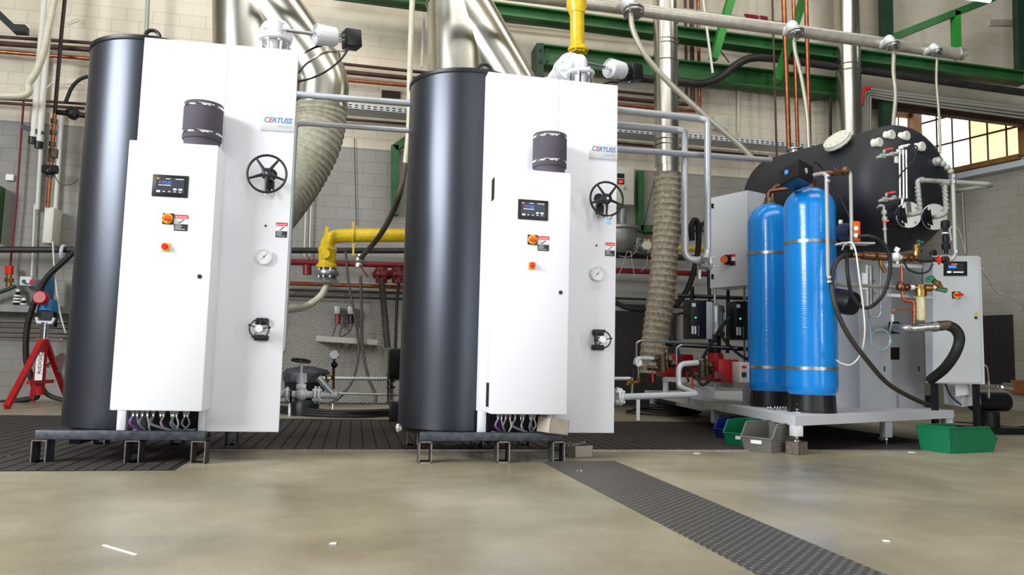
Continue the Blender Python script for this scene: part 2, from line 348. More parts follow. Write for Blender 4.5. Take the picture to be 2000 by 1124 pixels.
def pipe(name, pts, wpx, m, label=None, cat='pipe', group=None, rad=.08, parent=None, sp=False, r=None, n=12, clamps=None, kind=None):
    pts = [Vector(p) for p in pts]
    for a, b in ((0, 1), (-1, -2)):                             # runs that leave the frame carry on beyond it
        q = pts[a]-CAM; x_, y_ = 1000+FPX*q.dot(RT)/q.dot(FW), 562-FPX*q.dot(UP)/q.dot(FW)
        if not parent and (x_ < -8 or x_ > 2008 or y_ < -8): pts[a] = pts[a]+(pts[a]-pts[b]).normalized()*1.3
    R = r or px(wpx/2, sum(pts, Vector())/len(pts))
    mb = MB(); path = spline(pts) if sp else bend(pts, rad); mb.tube(path, R, n)
    o = build(mb, name, m, parent, label, cat if not parent else None, group, kind)
    if clamps:
        cm = MB()
        for c in clamps:
            a = (pts[1]-pts[0]).normalized(); cm.tube([c-a*.012, c+a*.012], R*1.25, 12); cm.bar(c, c+Vector((0, .09, 0)), .015, .02)
        build(cm, 'clamp', 'steel', o)
    return o
X = Vector((1, 0, 0)); YY = Vector((0, 1, 0)); ZZ = Vector((0, 0, 1))
# ------------------------------------------------------------------ setting
zp = Y(664, 286, YW).z
P1 = Y(2030, 500, YW); P2 = P1+Vector((-.284, .959, 0))*1.9; SN = Vector((-.959, -.284, 0))
zbm = Y(1799, 222, YW).z
WM = wallmat('painted_block_wall', zp, 'ddd4c2', '96948f', 0, Y(1400, 140, YW).z); WS = wallmat('grey_block_side_wall', 99, 'a9a698', 'a39f94', 1)
M['wm'] = WM; M['ws'] = WS
O0 = Vector((0, 0, 0))
build(MB().box((-10, -4.5, -.1), (12, 12.5, 0)), 'floor', 'concrete', kind='structure', origin=O0)
XE = Y(1742, 400, YW).x
build(MB().box((-10, YW, 0), (XE, YW+.25, 7.2)).box((XE, YW, zbm+.2), (13, YW+.25, 7.2)), 'wall_back', 'wm', kind='structure', origin=O0)
sd = (P2-P1).normalized(); Pn = P1-sd*1.2; Pf = P2.copy(); Pn.z = Pf.z = 0
build(MB().prism([Pn, Pf, Pf-SN*.25, Pn-SN*.25], (0, 0, 5.2)), 'wall_right', 'ws', kind='structure', origin=O0)
build(MB().box((XE-.5, P2.y, 0), (P2.x+.3, P2.y+.25, 5.2)), 'wall_annex', 'ws', kind='structure', origin=O0)
build(MB().box((-10.2, -4.5, 0), (-10, 9.7, 7.2)), 'wall_left', 'wm', kind='structure', origin=O0)
# window in the side wall
def SW(x, y, o=0): return PL(x, y, P1+SN*o, SN)
cols = [1800.7, 1831, 1861.4, 1895.7, 1930, 1967, 1991.6]
z1, z2, z3 = SW(1799, 243.6).z, SW(1896, 271).z, SW(1869, 333).z; zt = z1+(z1-z2)*1.1; z4 = z3-(z2-z3)*.0
cx = [SW(c, 290, .03) for c in cols]
for i, c in enumerate(cx): c.z = 0
win = thing('window_1', None, None, (cx[0].x, cx[0].y, z3)); tags(win, kind='structure')
pm = MB()
for i in range(6):
    for a, b in ((z3, z2), (z2, z1), (z1, zt)):
        p, q = cx[i], cx[i+1]; pm.prism([p+ZZ*a, q+ZZ*a, q+ZZ*b, p+ZZ*b], -SN*.01, 0 if i < 3 else 1)
build(pm, 'window_pane', ['pane', 'panep'], win)
fm = MB()
for c in cx: fm.bar(c+ZZ*z3, c+ZZ*zt, .024, .03, SN)
for z in (z1, z2): fm.bar(cx[0]+ZZ*z, cx[-1]+ZZ*z, .024, .03)
build(fm, 'glazing_bar', 'wbar', win)
fm = MB(); fm.bar(cx[0]+ZZ*z3-sd*-.2, cx[-1]+ZZ*z3, .09, .08); fm.bar(cx[0]-sd*-.08+ZZ*z3, cx[0]-sd*-.08+ZZ*zt, .1, .16, SN); fm.bar(cx[-1]-sd*.06+ZZ*z3, cx[-1]-sd*.06+ZZ*zt, .1, .1, SN)
build(fm, 'window_frame', 'wframe', win)
# small window in the annex rear wall
w2 = thing('window_2', None, None, Y(1770, 300, P2.y-.05)); tags(w2, kind='structure'); yy = P2.y-.03
def q4(x0, x1, y0, y1, yv): return [Y(x0, y1, yv), Y(x1, y1, yv), Y(x1, y0, yv), Y(x0, y0, yv)]
build(MB().prism(q4(1746, 1772, 225, 262, yy), (0, .01, 0)), 'window_pane', 'pane', w2)
build(MB().bar(Y(1742, 222, yy), Y(1797, 227, yy), .1, .14).bar(Y(1784, 222, yy-.02), Y(1786, 300, yy-.02), .16, .2, YY).bar(Y(1754, 230, yy), Y(1754, 262, yy), .02, .03, YY), 'window_frame', 'wframe', w2)
# sill tray on the side wall
a, b = SW(1845, 352, .1), SW(2010, 322, .1); b.z = a.z
build(MB().bar(a, b, .2, .09), 'wall_sill', 'panel', kind='structure', origin=O0)
pl = [SW(1898, 618, .02), SW(1978, 618, .02), SW(1978, 752, .02), SW(1898, 752, .02)]
pl[1].z = pl[0].z; pl[2].x, pl[2].y = pl[1].x, pl[1].y; pl[3].x, pl[3].y, pl[3].z = pl[0].x, pl[0].y, pl[2].z
build(MB().prism(pl, SN*.01), 'wall_plate', 'plated', None, 'dark chequer plate screwed to the grey block wall at far right', 'plate')
a, b = SW(1975, 755, .06), SW(2040, 760, .06)
build(MB().bar(a, b, .04, .2), 'kick_board', 'woodb', None, 'brown wooden board low on the far right wall', 'board')
pipe('wall_conduit', [SW(1879, 372, .04), SW(1886, 497, .04)], 4, 'condg', 'thin grey vertical conduit on block wall behind the black tank', 'conduit')
# trench covers
def trench(x0, x1, y0, y1, w, m):
    mb = MB(); n = int((x1-x0)/w)
    for i in range(n): mb.box((x0+i*w+.006, y0, 0), (x0+(i+1)*w-.004, y1, .006))
    return mb
fe = Z(340, 920); fm_ = Z(700, 881)
M['plank'] = mat('dark_trench_planks', '393430', .7, noise=.35, nscale=5)
M['gap'] = mat('dark_gap', '17130f', .9)
build(MB().box((-8, fe.y, .0005), (fe.x, Z(60, 813).y, .002)).box((fe.x, fm_.y, .0005), (4.6, Z(640, 820).y, .002)), 'trench_gap', 'gap', kind='structure', origin=O0)
tm = trench(-8, fe.x, fe.y, Z(60, 813).y, .083, 0); t2 = trench(fe.x, 4.6, fm_.y, Z(640, 820).y, .083, 0); tm.add(t2.v, t2.f)
build(tm, 'trench_cover', 'plank', kind='structure', origin=O0)
e1 = fm_.y; build(MB().box((fe.x, e1-.012, 0), (4.6, e1+.004, .008)), 'trench_edge', 'cutsteel', kind='structure', origin=O0)
sp = [Z(1060, 904), Z(1476, 1122), Z(1495, 1132), Z(1745, 1132), Z(1720, 1122), Z(1200, 902)]
build(MB().prism([p+ZZ*.0 for p in sp][::-1], (0, 0, .005)), 'floor_plate', 'floorplate', kind='structure', origin=O0)
# ------------------------------------------------------------------ the back wall and what hangs on it
def W(x, y, o=.12): return Y(x, y, YW-o)
def wp(name, pts, w, m, label, cat='pipe', group=None, o=.12, **k): return pipe(name, [W(x, y, o) for x, y in pts], w, m, label, cat, group, **k)
def beam(name, p, m, label, o=.2, dep=.16, cat='beam', flg=True):  # p: (x, ytop, ybottom) along the beam, an I section
    a, b = p[0], p[-1]; A0, A1, B0, B1 = W(a[0], a[1], o), W(a[0], a[2], o), W(b[0], b[1], o), W(b[0], b[2], o)
    mb = MB(); n = Vector((0, dep, 0)); mb.prism([A1+n*.45, B1+n*.45, B0+n*.45, A0+n*.45], n*.1)
    for P, Q, s in ((A0, B0, -1), (A1, B1, 1)): mb.prism([P, P+n, Q+n, Q], ZZ*s*.02)
    return build(mb, name, m, None, label, cat)
# long brown and copper pipes right across the wall
wp('wall_pipe', [(-30, 70), (178, 84), (640, 122), (803, 139), (1285, 186), (1341, 190), (1338, -20)], 6, 'rust', 'topmost thin brown wall pipe running level then turning up beside the duct', group=None, o=.14)
wp('wall_pipe', [(-30, 83), (178, 97), (655, 139), (800, 153), (1290, 200), (1353, 204), (1350, -20)], 9, 'rust', 'thick dark brown wall pipe just under the topmost one', o=.16)
wp('wall_pipe', [(-30, 99), (178, 115), (665, 156), (800, 168), (1290, 213), (1366, 218), (1363, -20)], 7, 'copper', 'bright copper wall pipe, third from the top, turning up by the duct', o=.14)
wp('wall_pipe', [(-30, 191), (165, 203), (680, 234), (800, 243), (1208, 280), (1500, 306)], 5, 'rust', 'thin brown wall pipe above the edge of the grey paint', o=.12)
wp('wall_pipe', [(-30, 199), (165, 212)], 6, 'rust', 'short brown pipe beneath the thin one at the left edge', o=.12)
# perforated cable tray
ty = [(640, 201), (800, 215), (1208, 248), (1342, 259), (1600, 282)]
a, b = W(640, 205, .3), W(1600, 286, .3); b.z = a.z = (a.z+b.z)/2
tray = thing('cable_tray', 'long perforated steel cable tray under the copper wall pipe', 'cable tray', a)
mb = MB(); mb.box((a.x, a.y, a.z-.035), (b.x, a.y+.004, a.z+.035)); mb.box((a.x, a.y, a.z-.035), (b.x, a.y+.28, a.z-.031))
build(mb, 'tray_side', 'cabg', tray)
mb = MB(); n = int((b.x-a.x)/.075)
for i in range(n):
    for zz in (-.014, .014): mb.box((a.x+i*.075+.02, a.y-.002, a.z+zz-.006), (a.x+i*.075+.06, a.y, a.z+zz+.006))
build(mb, 'slot', 'hole', tray, kind='stuff')
# green steel
beam('steel_beam', [(600, -46, -21), (2010, 139, 161)], 'green', 'upper green I-beam running the length of the wall', .55, .2)
beam('steel_beam', [(1052, 84, 124), (1680, 156, 190)], 'green', 'lower green I-beam with bolted end below the yellow gas pipe', .3, .2)
mb = MB(); mb.prism(q4(1048, 1062, 84, 150, YW-.32), (0, .3, 0)); 
for yy_ in (97, 120):
    for xx in (1056, 1069): mb.cyl(Y(xx, yy_, YW-.34), Y(xx, yy_, YW-.3), .02, 6)
build(mb, 'beam_bracket', 'greend', None, 'dark green bracket plate holding the lower beam end', 'bracket')
beam('steel_beam', [(1680, 180, 203), (2010, 222, 246)], 'rust', 'dark brown lintel beam above the factory window', .14, .1)
def gbar(pts, w, m, label, o=.35, name='steel_post'):
    a, b = W(*pts[0], o), W(*pts[1], o); ww = px(w, a); return build(MB().bar(a, b, ww, .1, YY), name, m, None, label, 'steel bar')
gbar([(1480, -180), (1393, 116)], 14, 'greenb', 'bright green slanting bar right of the copper risers', .75, 'slanting_brace')
gbar([(1626, -180), (1517, 158)], 12, 'greenb', 'bright green slanting bar behind the two copper pipes', .75, 'slanting_brace')
gbar([(1726, -200), (1731, 78)], 22, 'greend', 'dark green column standing above the steam header', .3)
gbar([(1728, 190), (1729, 290)], 20, 'greend', 'dark green column below the beam beside the window', .3)
gbar([(1740, 75), (1945, -6)], 13, 'green', 'green strut rising to the lit lamp at upper right', .8, 'slanting_brace')
gbar([(1866, 24), (1868, 102)], 12, 'greenb', 'short bright green post under the strut', .8)
gbar([(1984, -200), (1993, 140)], 17, 'greend', 'dark green column at the top right edge', .3)
lp = W(1905, -3, 1.4); t = thing('ceiling_lamp', 'glowing tube lamp at the top right edge', 'lamp', lp)
build(MB().cyl(lp-X*.22, lp+X*.22, .03), 'lamp_tube', 'lamp', t); build(MB().box(lp-Vector((.25, .06, -.035)), lp+Vector((.25, .06, .08))), 'lamp_housing', 'cabg', t)
build(MB().prism(q4(1934, 1988, 38, 50, YW-.03), (0, .03, 0)), 'wall_board', 'wood', None, 'pale narrow board on the upper wall at far right', 'board')
# conduits
for i, (y0, y1) in enumerate(((33, 66), (39, 71))):
    wp('wall_conduit', [(940, y0), (1260, y1), (1510, y1+32)], 3, 'condg', ('upper' if i == 0 else 'lower')+' of two thin conduits between the two green beams', 'conduit', o=.08+.03*i)
wp('wall_pipe', [(1300, 14), (1445, 33), (1530, 44)], 6, 'condg', 'short grey pipe with red valves above the upper green beam', o=.7)
mb = MB(); 
for xx in (1460, 1472, 1490): mb.ball(W(xx, 35+(xx-1460)*.12, .7), .035); mb.cyl(W(xx-6, 34+(xx-1460)*.12, .7), W(xx+6, 36+(xx-1460)*.12, .7), .05, 8)
build(mb, 'valve_cluster', 'redpipe', None, 'small red valves on the grey pipe above the green beam', 'valve')
wp('wall_conduit', [(1373, 0), (1392, 143)], 5, 'cond', 'white slanting conduit beside the copper risers', 'conduit', o=.9)
wp('wall_conduit', [(1442, 165), (1442, 262)], 4, 'cond', 'short white vertical conduit on the cream block wall', 'conduit', o=.06)
build(MB().box(W(1394, 250, .12), W(1416, 232, .02), .01), 'junction_box', 'boxw', None, 'small white junction box on the cream wall above the cable tray', 'box')
pipe('black_cable', [W(1400, 90, .2), W(1424, 122, .2)], 2, 'rubber', 'thin black cable below the bright green slanting bar', 'cable')
wp('white_pipe', [(829, 22), (823, 132)], 5, 'cond', 'short thin white pipe beside the large duct over the second boiler', o=.1)
wp('riser_pipe', [(289, -10), (285, 90)], 8, 'condg', 'short grey pipe rising above the first boiler', o=.3)
# big dark pipe with a swan neck
wp('swan_neck_pipe', [(1200, 149), (1260, 154), (1330, 160), (1370, 164), (1404, 153), (1438, 127), (1466, 114), (1507, 114), (1585, 124), (1681, 137), (1818, 156), (2020, 184)], 15, 'darkpipe', 'thick dark grey pipe that rises in a swan neck across the green beam', o=.5, sp=True, n=16)
# copper risers by the tank
for i, (x0, x1, y1, w, mm, lab) in enumerate(((1530, 1541, 292, 9, 'copper', 'leftmost thick copper riser going down behind the black tank'), (1549, 1558, 286, 7, 'copper', 'middle copper riser going down behind the black tank'), (1574, 1581, 282, 8, 'copper', 'right copper riser with dark fitting behind the braided hose'), (1508, 1517, 306, 4, 'rust', 'thin brown riser left of the copper ones'))):
    wp('riser_pipe', [(x0, -15), (x1, y1)], w, mm, lab, o=.9)
wp('riser_pipe', [(1583, 196), (1618, 188), (1622, 192), (1622, 285)], 6, 'darkpipe', 'dark bent pipe dropping behind the tank left of the steel duct', o=.3, rad=.05)
for i in range(4):
    wp('wall_conduit', [(1684+5*i, 300), (1685+5*i, 176+5*i), (1700, 174+5*i), (1742, 180+5.5*i), (2012, 213+6.5*i)], 4.5, 'condg', ['topmost', 'second', 'third', 'lowest'][i]+' of four grey conduits bending right over the window', 'conduit', o=.45-.02*i, rad=.06)
wp('red_bend', [(1683, 205), (1685, 176), (1698, 171)], 8, 'redbtn', 'short orange-red bent tube at the corner of the grey conduits', 'tube', o=.55, rad=.08)
# ------------------------------------------------------------------ left part of the wall
wp('white_pipe', [(88, -10), (65, 270)], 12, 'cond', 'left one of two capped white pipes hanging by the left edge', o=.5)
wp('white_pipe', [(100, -10), (77, 278)], 11, 'cond', 'right one of two capped white pipes hanging by the left edge', o=.5)
for x, y, l in ((64, 274, 'black end cap of the left white pipe'), (76, 283, 'black end cap of the right white pipe')):
    build(MB().cyl(W(x+1, y-6, .5), W(x-1, y+7, .5), px(7.5, W(x, y, .5))), 'black_stopper', 'black', None, l, 'cap')
build(MB().bar(W(44, 247, .5), W(84, 262, .5), .05, .05), 'pipe_clamp', 'blackm', None, 'black clamp gripping the two white pipes', 'clamp')
wp('hanging_hose', [(108, -15), (96, 46), (80, 117), (57, 160), (21, 188), (-20, 184)], 14, 'hosew', 'thick cream hose sagging from the top to the left edge', 'hose', o=.75, sp=True, n=16)
wp('riser_pipe', [(128, -15), (120, 65), (107, 222)], 7, 'darkpipe', 'grey steel riser left of the first boiler', o=.3)
wp('wall_conduit', [(91, 100), (73, 410)], 8, 'cond', 'white flat conduit behind the valve line', 'conduit', o=.06)
wp('wall_conduit', [(121, 222), (108, 412)], 8, 'cond', 'white conduit dropping into the beige box', 'conduit', o=.06)
mb = MB(); a = [W(*p, .3) for p in ((107, 222), (101, 300), (95, 372), (93, 405))]; mb.tube(a, .022, 8, 0)
for f in (.1, .25, .4, .6, .8): p = a[0].lerp(a[2], f); mb.nut(p, a[1]-a[0], .035, .05, 1)
mb.cyl(W(84, 330, .3), W(112, 332, .3), .05, 10, 2); mb.ball(W(97, 335, .3), .06, mi=2); mb.nut(W(104, 300, .3), ZZ, .05, .1, 1)
v = build(mb, 'valve_line', ['copper', 'oldbrass', 'black'], None, 'copper pipe with brass joints and black valve above the beige box', 'pipe')
build(MB().cyl(W(112, 219, .3), W(168, 226, .3), .03).cyl(W(135, 214, .3), W(150, 228, .3), .055).ball(W(143, 222, .3), .07), 'valve', 'blackm', None, 'dark horizontal valve on the steel riser', 'valve')
wp('black_hose', [(172, 149), (155, 156), (140, 172), (128, 200)], 7, 'rubber', 'short black hose arching from behind the first boiler', 'hose', o=.4, sp=True)
wp('wall_cable', [(172, -10), (168, 24), (150, 36), (128, 46)], 2, 'cond', 'thin pale cable at top left', 'cable', o=.04, sp=True)
wp('wall_cable', [(105, 340), (118, 360), (140, 360), (152, 350)], 2, 'hosed', 'thin loop of wire beside the black valve', 'cable', o=.3, sp=True)
wp('wall_bar', [(92, 172), (100, 163), (165, 165)], 3, 'cond', 'thin white bent rod behind the first boiler', 'rod', o=.1)
build(MB().bar(W(-4, 26, .4), W(34, 62, .4), .1, .07).bar(W(30, 58, .4), W(53, 59, .4), .12, .08), 'roof_hanger', 'blackm', None, 'dark steel bracket in the top left corner', 'bracket')
wp('red_wall_pipe', [(46, 199), (32, 395), (19, 528)], 4, 'redpipe', 'thin dark red vertical pipe at the left edge', o=.1)
mb = MB(); mb.tube([W(18, 526, .15), W(17, 560, .15)], .03, 8, 1); mb.cyl(W(18, 520, .15), W(18, 536, .15), .045, 8, 0); mb.nut(W(18, 548, .15), ZZ, .045, .04, 1)
build(mb, 'stop_valve', ['redbtn', 'brass'], None, 'small red and brass valve at the foot of the thin red pipe', 'valve')
wp('green_hose', [(17, 562), (8, 568), (-12, 575)], 8, 'greend', 'short green hose bending off the left edge', 'hose', o=.15, sp=True)
build(MB().box(W(10, 352, .04), W(29, 342, .01), .004), 'wall_sign', 'whlab', None, 'small white plate on the grey wall at the left edge', 'sign')
build(MB().box(W(-20, 470, .3), W(8, 368, .02), .01), 'green_box', 'green', None, 'green metal box cut by the left edge', 'box')
jb = build(MB().box(W(81, 475, .3), W(123, 413, .05), .015), 'junction_box', 'boxw', None, 'beige junction box on the wall left of the first boiler', 'box')
wp('white_cable', [(103, 472), (106, 520), (115, 600), (128, 652)], 3, 'cond', 'white cable drooping from the beige junction box', 'cable', o=.4, sp=True)
wp('thick_pipe', [(-20, 488), (800, 490)], 12, 'darkpipe', 'thick dark pipe crossing the wall at waist height', o=.3, clamps=None)
build(MB().torus(W(124, 494, .3), X, .075, .02).bar(W(124, 494, .3), W(124, 512, .0), .03, .03), 'pipe_clamp', 'panel', None, 'grey clamp around the thick dark pipe', 'clamp')
t = thing('push_button_box', 'small grey control box with coloured buttons on the left wall', 'control box', W(54, 556, .1))
build(MB().box(W(37, 558, .18), W(72, 543, .05), .008), 'housing', 'cabg', t)
for x, m_ in ((47, 'led'), (55, 'whlab'), (62, 'redbtn')): build(MB().cyl(W(x, 550, .18), W(x, 550, .22), .022), 'button', 'crateg' if m_ == 'led' else m_, t)
wp('wall_conduit', [(68, 400), (62, 540)], 4, 'cond', 'thin white conduit above the push button box', 'conduit', o=.06)
t = thing('socket_outlet', 'blue and red industrial socket outlet on the left wall', 'socket', W(95, 600, .3))
build(MB().box(W(80, 592, .4), W(110, 540, .15), .02).cyl(W(96, 590, .3), W(92, 612, .34), .1), 'housing', 'blue', t)
build(MB().lathe([(.055, 0), (.075, .02), (.075, .08), (.06, .1)], W(84, 584, .48), (0, -1, .1)), 'red_cap', 'red', t)
build(MB().bar(W(95, 604, .35), W(97, 640, .35), .12, .1, YY), 'mount', 'blackm', t)
build(MB().box((W(-60, 600).x, YW-.22, W(50, 611).z), (W(540, 600).x, YW, W(50, 598).z)), 'trim_1', 'ledge', kind='structure', origin=O0)
for x, n_, s_, l in ((33, 4, 1.0, 'taller dark insulator with pale rings on the wall ledge'), (46, 2, .8, 'short dark insulator with pale rings on the wall ledge')):
    b = W(x, 597, .12); b.z = W(50, 598).z; mb = MB(); h_ = .165 if n_ == 4 else .07
    s_ *= .55; mb.lathe([(.07*s_, 0), (.06*s_, h_*.3), (.045*s_, h_*.7), (.03*s_, h_)], b)
    for k in range(n_-1): z = h_*(.25+.6*k/max(1, n_-1)); mb.torus(b+ZZ*z, ZZ, (.068-.022*z/h_)*s_, .011, 20, 6, 1)
    mb.ball(b+ZZ*h_, .022, mi=1); build(mb, 'insulator', ['hole', 'whlab'], None, l, 'insulator')
for i, y in enumerate((631, 641, 651, 660)):
    wp('wall_pipe', [(-20, y-1), (200, y+3)], 3, 'rust', ['topmost', 'second', 'third', 'lowest'][i]+' of four thin brown pipes below the ledge at left', o=.08)
wp('black_hose', [(145, 492), (120, 515), (90, 545), (68, 590), (53, 640), (51, 700), (60, 735), (66, 765), (40, 783), (-20, 790)], 11, 'rubber', 'long black hose hanging in a bow from the thick dark pipe to the floor', 'hose', o=.45, sp=True, n=14)
wp('black_hose', [(78, 735), (84, 760), (100, 775), (140, 786)], 9, 'hosebr', 'dark hose curling on the floor behind the pipe stand', 'hose', o=.6, sp=True)
mb = MB(); c = W(108, 725, .5); mb.prism([W(86, 716, .5), W(118, 690, .5), W(150, 690, .5), W(150, 742, .5)], (0, .05, 0))
build(mb, 'tin_funnel', 'steel', None, 'sheet metal funnel leaning behind the red pipe stand', 'funnel')
mb = MB(); p = Z(108, 778); mb.lathe([(.1, 0), (.2, .02), (.27, .22), (.28, .22), (.28, .24), (.25, .24)], p+Vector((0, .25, 0)))
build(mb, 'waste_pan', 'black', None, 'black pan on the floor behind the red pipe stand', 'pan')
# red pipe stand
f1, f2, f3 = Z(13, 800), Z(62, 787), Z(132, 786); base = Z(75, 790); top = V(base, 668); hd = V(base, 630)
t = thing('pipe_stand', 'red tripod pipe stand with chrome post, left of the first boiler', 'pipe stand', base)
for f in (f1, f2, f3): 
    build(MB().bar(f+ZZ*.02, top+(f-base)*.08, .05, .05, YY), 'leg', 'red', t)
kz = V(base, 746); mb = MB(); q = [kz.lerp(Vector((f.x, f.y, kz.z)), .40) for f in (f1, f2, f3)]
for i in range(3): mb.bar(q[i], q[(i+1) % 3], .035, .035)
build(mb, 'brace', 'red', t)
build(MB().cyl(V(base, 772), top+ZZ*.03, .045), 'post_sleeve', 'red', t)
build(MB().cyl(top, hd, .038).cyl(top+Vector((-.07, 0, .03)), top+Vector((.2, -.05, .03)), .008), 'post', 'chrome', t)
build(MB().bar(hd+Vector((-.075, 0, .0)), hd+Vector((.075, 0, .0)), .05, .03).bar(hd+Vector((-.07, 0, .0)), hd+Vector((-.085, 0, .05)), .04, .02, X).bar(hd+Vector((.07, 0, .0)), hd+Vector((.085, 0, .05)), .04, .02, X), 'pipe_rest', 'panel', t)
tp = V(base, 702)+Vector((-.0, -.06, 0)); b_ = build(MB().obox(V(base, 718)+Vector((0, -.055, 0)), X*.035, ZZ*.155, YY*.004), 'brand_label', 'whlab', t)
build(MB().text('RIDGID', V(base, 734)+Vector((.020, -.062, .015)), ZZ, -X, .045, width=.24), 'label_text', 'black', b_)

# ------------------------------------------------------------------ wall between the two boilers
gy = thing('gas_pipe', 'thick yellow gas pipe bending down to a valve between the boilers', 'pipe', W(637, 540, 1.2))
def G(x, y): return W(x, y, 1.1)
build(MB().tube(bend([G(800, 460), G(680, 460), G(640, 464), G(637, 505)], .3, 10), px(13.5, G(700, 460)), 20), 'pipe_run', 'yellow', gy)
mb = MB(); R = px(17, G(637, 500)); mb.lathe([(R*1.15, 0), (R*1.2, .03), (R*.95, .05), (R*1.0, .17), (R*1.1, .2), (R*1.0, .22)], G(638, 524)); mb.bar(G(632, 500)+Vector((0, -.16, -.02)), G(640, 448)+Vector((0, -.16, 0)), .035, .02, YY); mb.cyl(G(636, 500), G(636, 500)+Vector((0, -.18, 0)), .05)
build(mb, 'ball_valve', 'yellow', gy)
build(MB().torus(G(690, 460), X, px(15, G(690, 460)), .012).bar(G(690, 447), G(690, 434), .05, .02).bar(G(690, 475), G(690, 500), .06, .02), 'pipe_hanger', 'yellow', gy)
build(MB().flange(G(640, 534), ZZ, px(21, G(640, 534)), .05, 8, .018).lathe([(.14, -.1), (.07, -.03), (.13, .0)], G(640, 536)), 'end_flange', 'steel', gy)
pipe('braided_hose', [G(640, 540), G(639, 556), G(625, 580), G(595, 600), T(560, 605, 6.2), T(490, 618, 5.0)], 15, 'hosew', 'thick pale braided hose from the yellow gas valve to the first boiler', 'hose', sp=True, n=16)
wp('red_pipe', [(560, 512), (800, 519), (1210, 529), (1385, 536)], 11, 'redpipe', 'dark red pipe crossing the wall behind the boilers', o=.35)
for x, y, l in ((745, 537, 'left dark red flanged outlet hanging from the red pipe'), (777, 537, 'right dark red flanged outlet hanging from the red pipe')):
    build(MB().flange(W(x, y, .35), ZZ, .11, .05, 6, .015).cyl(W(x, y-14, .35), W(x, y+16, .35), .07), 'flanged_outlet', 'redpipe', None, l, 'flange')
build(MB().cyl(W(600, 518, .35), W(600, 537, .35), .05), 'red_plug', 'redpipe', None, 'short red plug under the red pipe beside the first boiler', 'plug')
wp('wall_pipe', [(545, 553), (800, 562)], 8, 'copper', 'copper-brown pipe below the red pipe', o=.2)
wp('wall_pipe', [(545, 566), (800, 573)], 5, 'darkpipe', 'upper dark pipe just over the chequer plate', o=.12)
wp('wall_pipe', [(545, 578), (800, 585)], 5, 'darkpipe', 'lower dark pipe just over the chequer plate', o=.12)
for i, x in enumerate((597, 607)): wp('wall_conduit', [(x+3, 330), (x-3, 502)], 3, 'cond', ['left', 'right'][i]+' of two thin white conduits beside the first boiler', 'conduit', o=.06)
build(MB().box(W(540, 785, .05), W(800, 597, .03)), 'wall_plate', 'plate', None, 'bright chequer plate on the wall between the boilers', 'plate')
build(MB().box(W(1195, 790, .05), W(1320, 612, .03)), 'wall_plate', 'plated', None, 'dark chequer plate on the wall right of the second boiler', 'plate')
M['patch'] = mat('hole_in_wall', '3a2f28', .9)
build(MB().box(W(745, 192, .02), W(782, 180, .0), .004), 'wall_patch', 'patch', None, 'rough dark hole in the plaster above the cable tray', 'hole')
# regulators and bracket
for x, l in ((660, 'left small pressure regulator over the wall bracket'), (686, 'right small pressure regulator over the wall bracket')):
    t = thing('pressure_regulator', l, 'regulator', W(x, 635, .2), 'regulators on the chequer plate')
    build(MB().box(W(x-7, 614, .25), W(x+5, 600, .08), .01), 'body', 'condg', t)
    build(MB().cyl(W(x, 615, .16), W(x, 634, .16), .035, 10), 'bowl', 'redpipe' if x == 660 else 'blackm', t)
mb = MB(); a, b = W(617, 661, .35), W(737, 669, .35); mb.bar(a, b, .012, .06); mb.bar(a+Vector((0, .15, -.03)), b+Vector((0, .15, -.03)), .3, .012); mb.prism([W(668, 672, .3), W(682, 672, .3), W(676, 682, .05)], X*.01)
build(mb, 'wall_shelf', 'condg', None, 'small grey steel shelf bracket on the chequer plate', 'bracket')
for i, pts in enumerate((((656, 634), (652, 650), (646, 662)), ((668, 632), (664, 655), (660, 700)), ((690, 632), (680, 650), (662, 660)))):
    wp('thin_tube', pts, 3, 'hosed', ['short brown tube under the left regulator', 'dark tube dropping past the wall bracket', 'dark tube slanting from the right regulator'][i], 'tube', o=.3, sp=True)
wp('thin_hose', [(675, 492), (682, 560), (697, 640), (700, 690), (690, 740), (665, 775), (640, 790)], 5, 'hosed', 'thin dark hose hanging left between the boilers', 'hose', o=.4, sp=True)
wp('thin_hose', [(704, 540), (706, 600), (708, 680), (720, 740), (733, 770), (733, 790)], 6, 'hosed', 'thin dark hose hanging right of the wall bracket', 'hose', o=.4, sp=True)
wp('wall_cable', [(692, 270), (696, 440)], 1.5, 'black', 'thin cable on the grey wall above the yellow pipe', 'cable', o=.03)
wp('black_hose', [(745, 548), (750, 600), (757, 680)], 12, 'hosebr', 'thick dark hose under the left red flanged outlet', 'hose', o=.4, sp=True)
wp('black_hose', [(779, 548), (775, 600), (772, 690)], 6, 'rubber', 'thin black hose under the right red flanged outlet', 'hose', o=.4, sp=True)
HP = [(806, -15), (801, 120), (799, 240), (792, 320), (775, 395), (742, 460), (712, 500)]
pipe('braided_hose', [Y(x, y, 6.6) for x, y in HP[:4]], 11, 'hosew', 'long cream hose hanging down to the second boiler', 'hose', sp=True, n=14)
pipe('braided_hose', [Y(x, y, 6.6) for x, y in HP[3:5]]+[Y(742, 460, 7.6), Y(703, 506, 8.4)], 11, 'hosed', 'dark braided hose curving across the yellow pipe to a wall valve', 'hose', sp=True, n=14)
t = thing('hose_valve', 'small valve with red lever at the end of the dark braided hose', 'valve', Y(702, 512, 8.4))
build(MB().cyl(Y(705, 498, 8.4), Y(700, 522, 8.4), .045, 10).ball(Y(702, 508, 8.4), .06), 'body', 'steel', t); build(MB().bar(Y(702, 518, 8.3), Y(719, 542, 8.3), .03, .015), 'lever', 'redpipe', t)
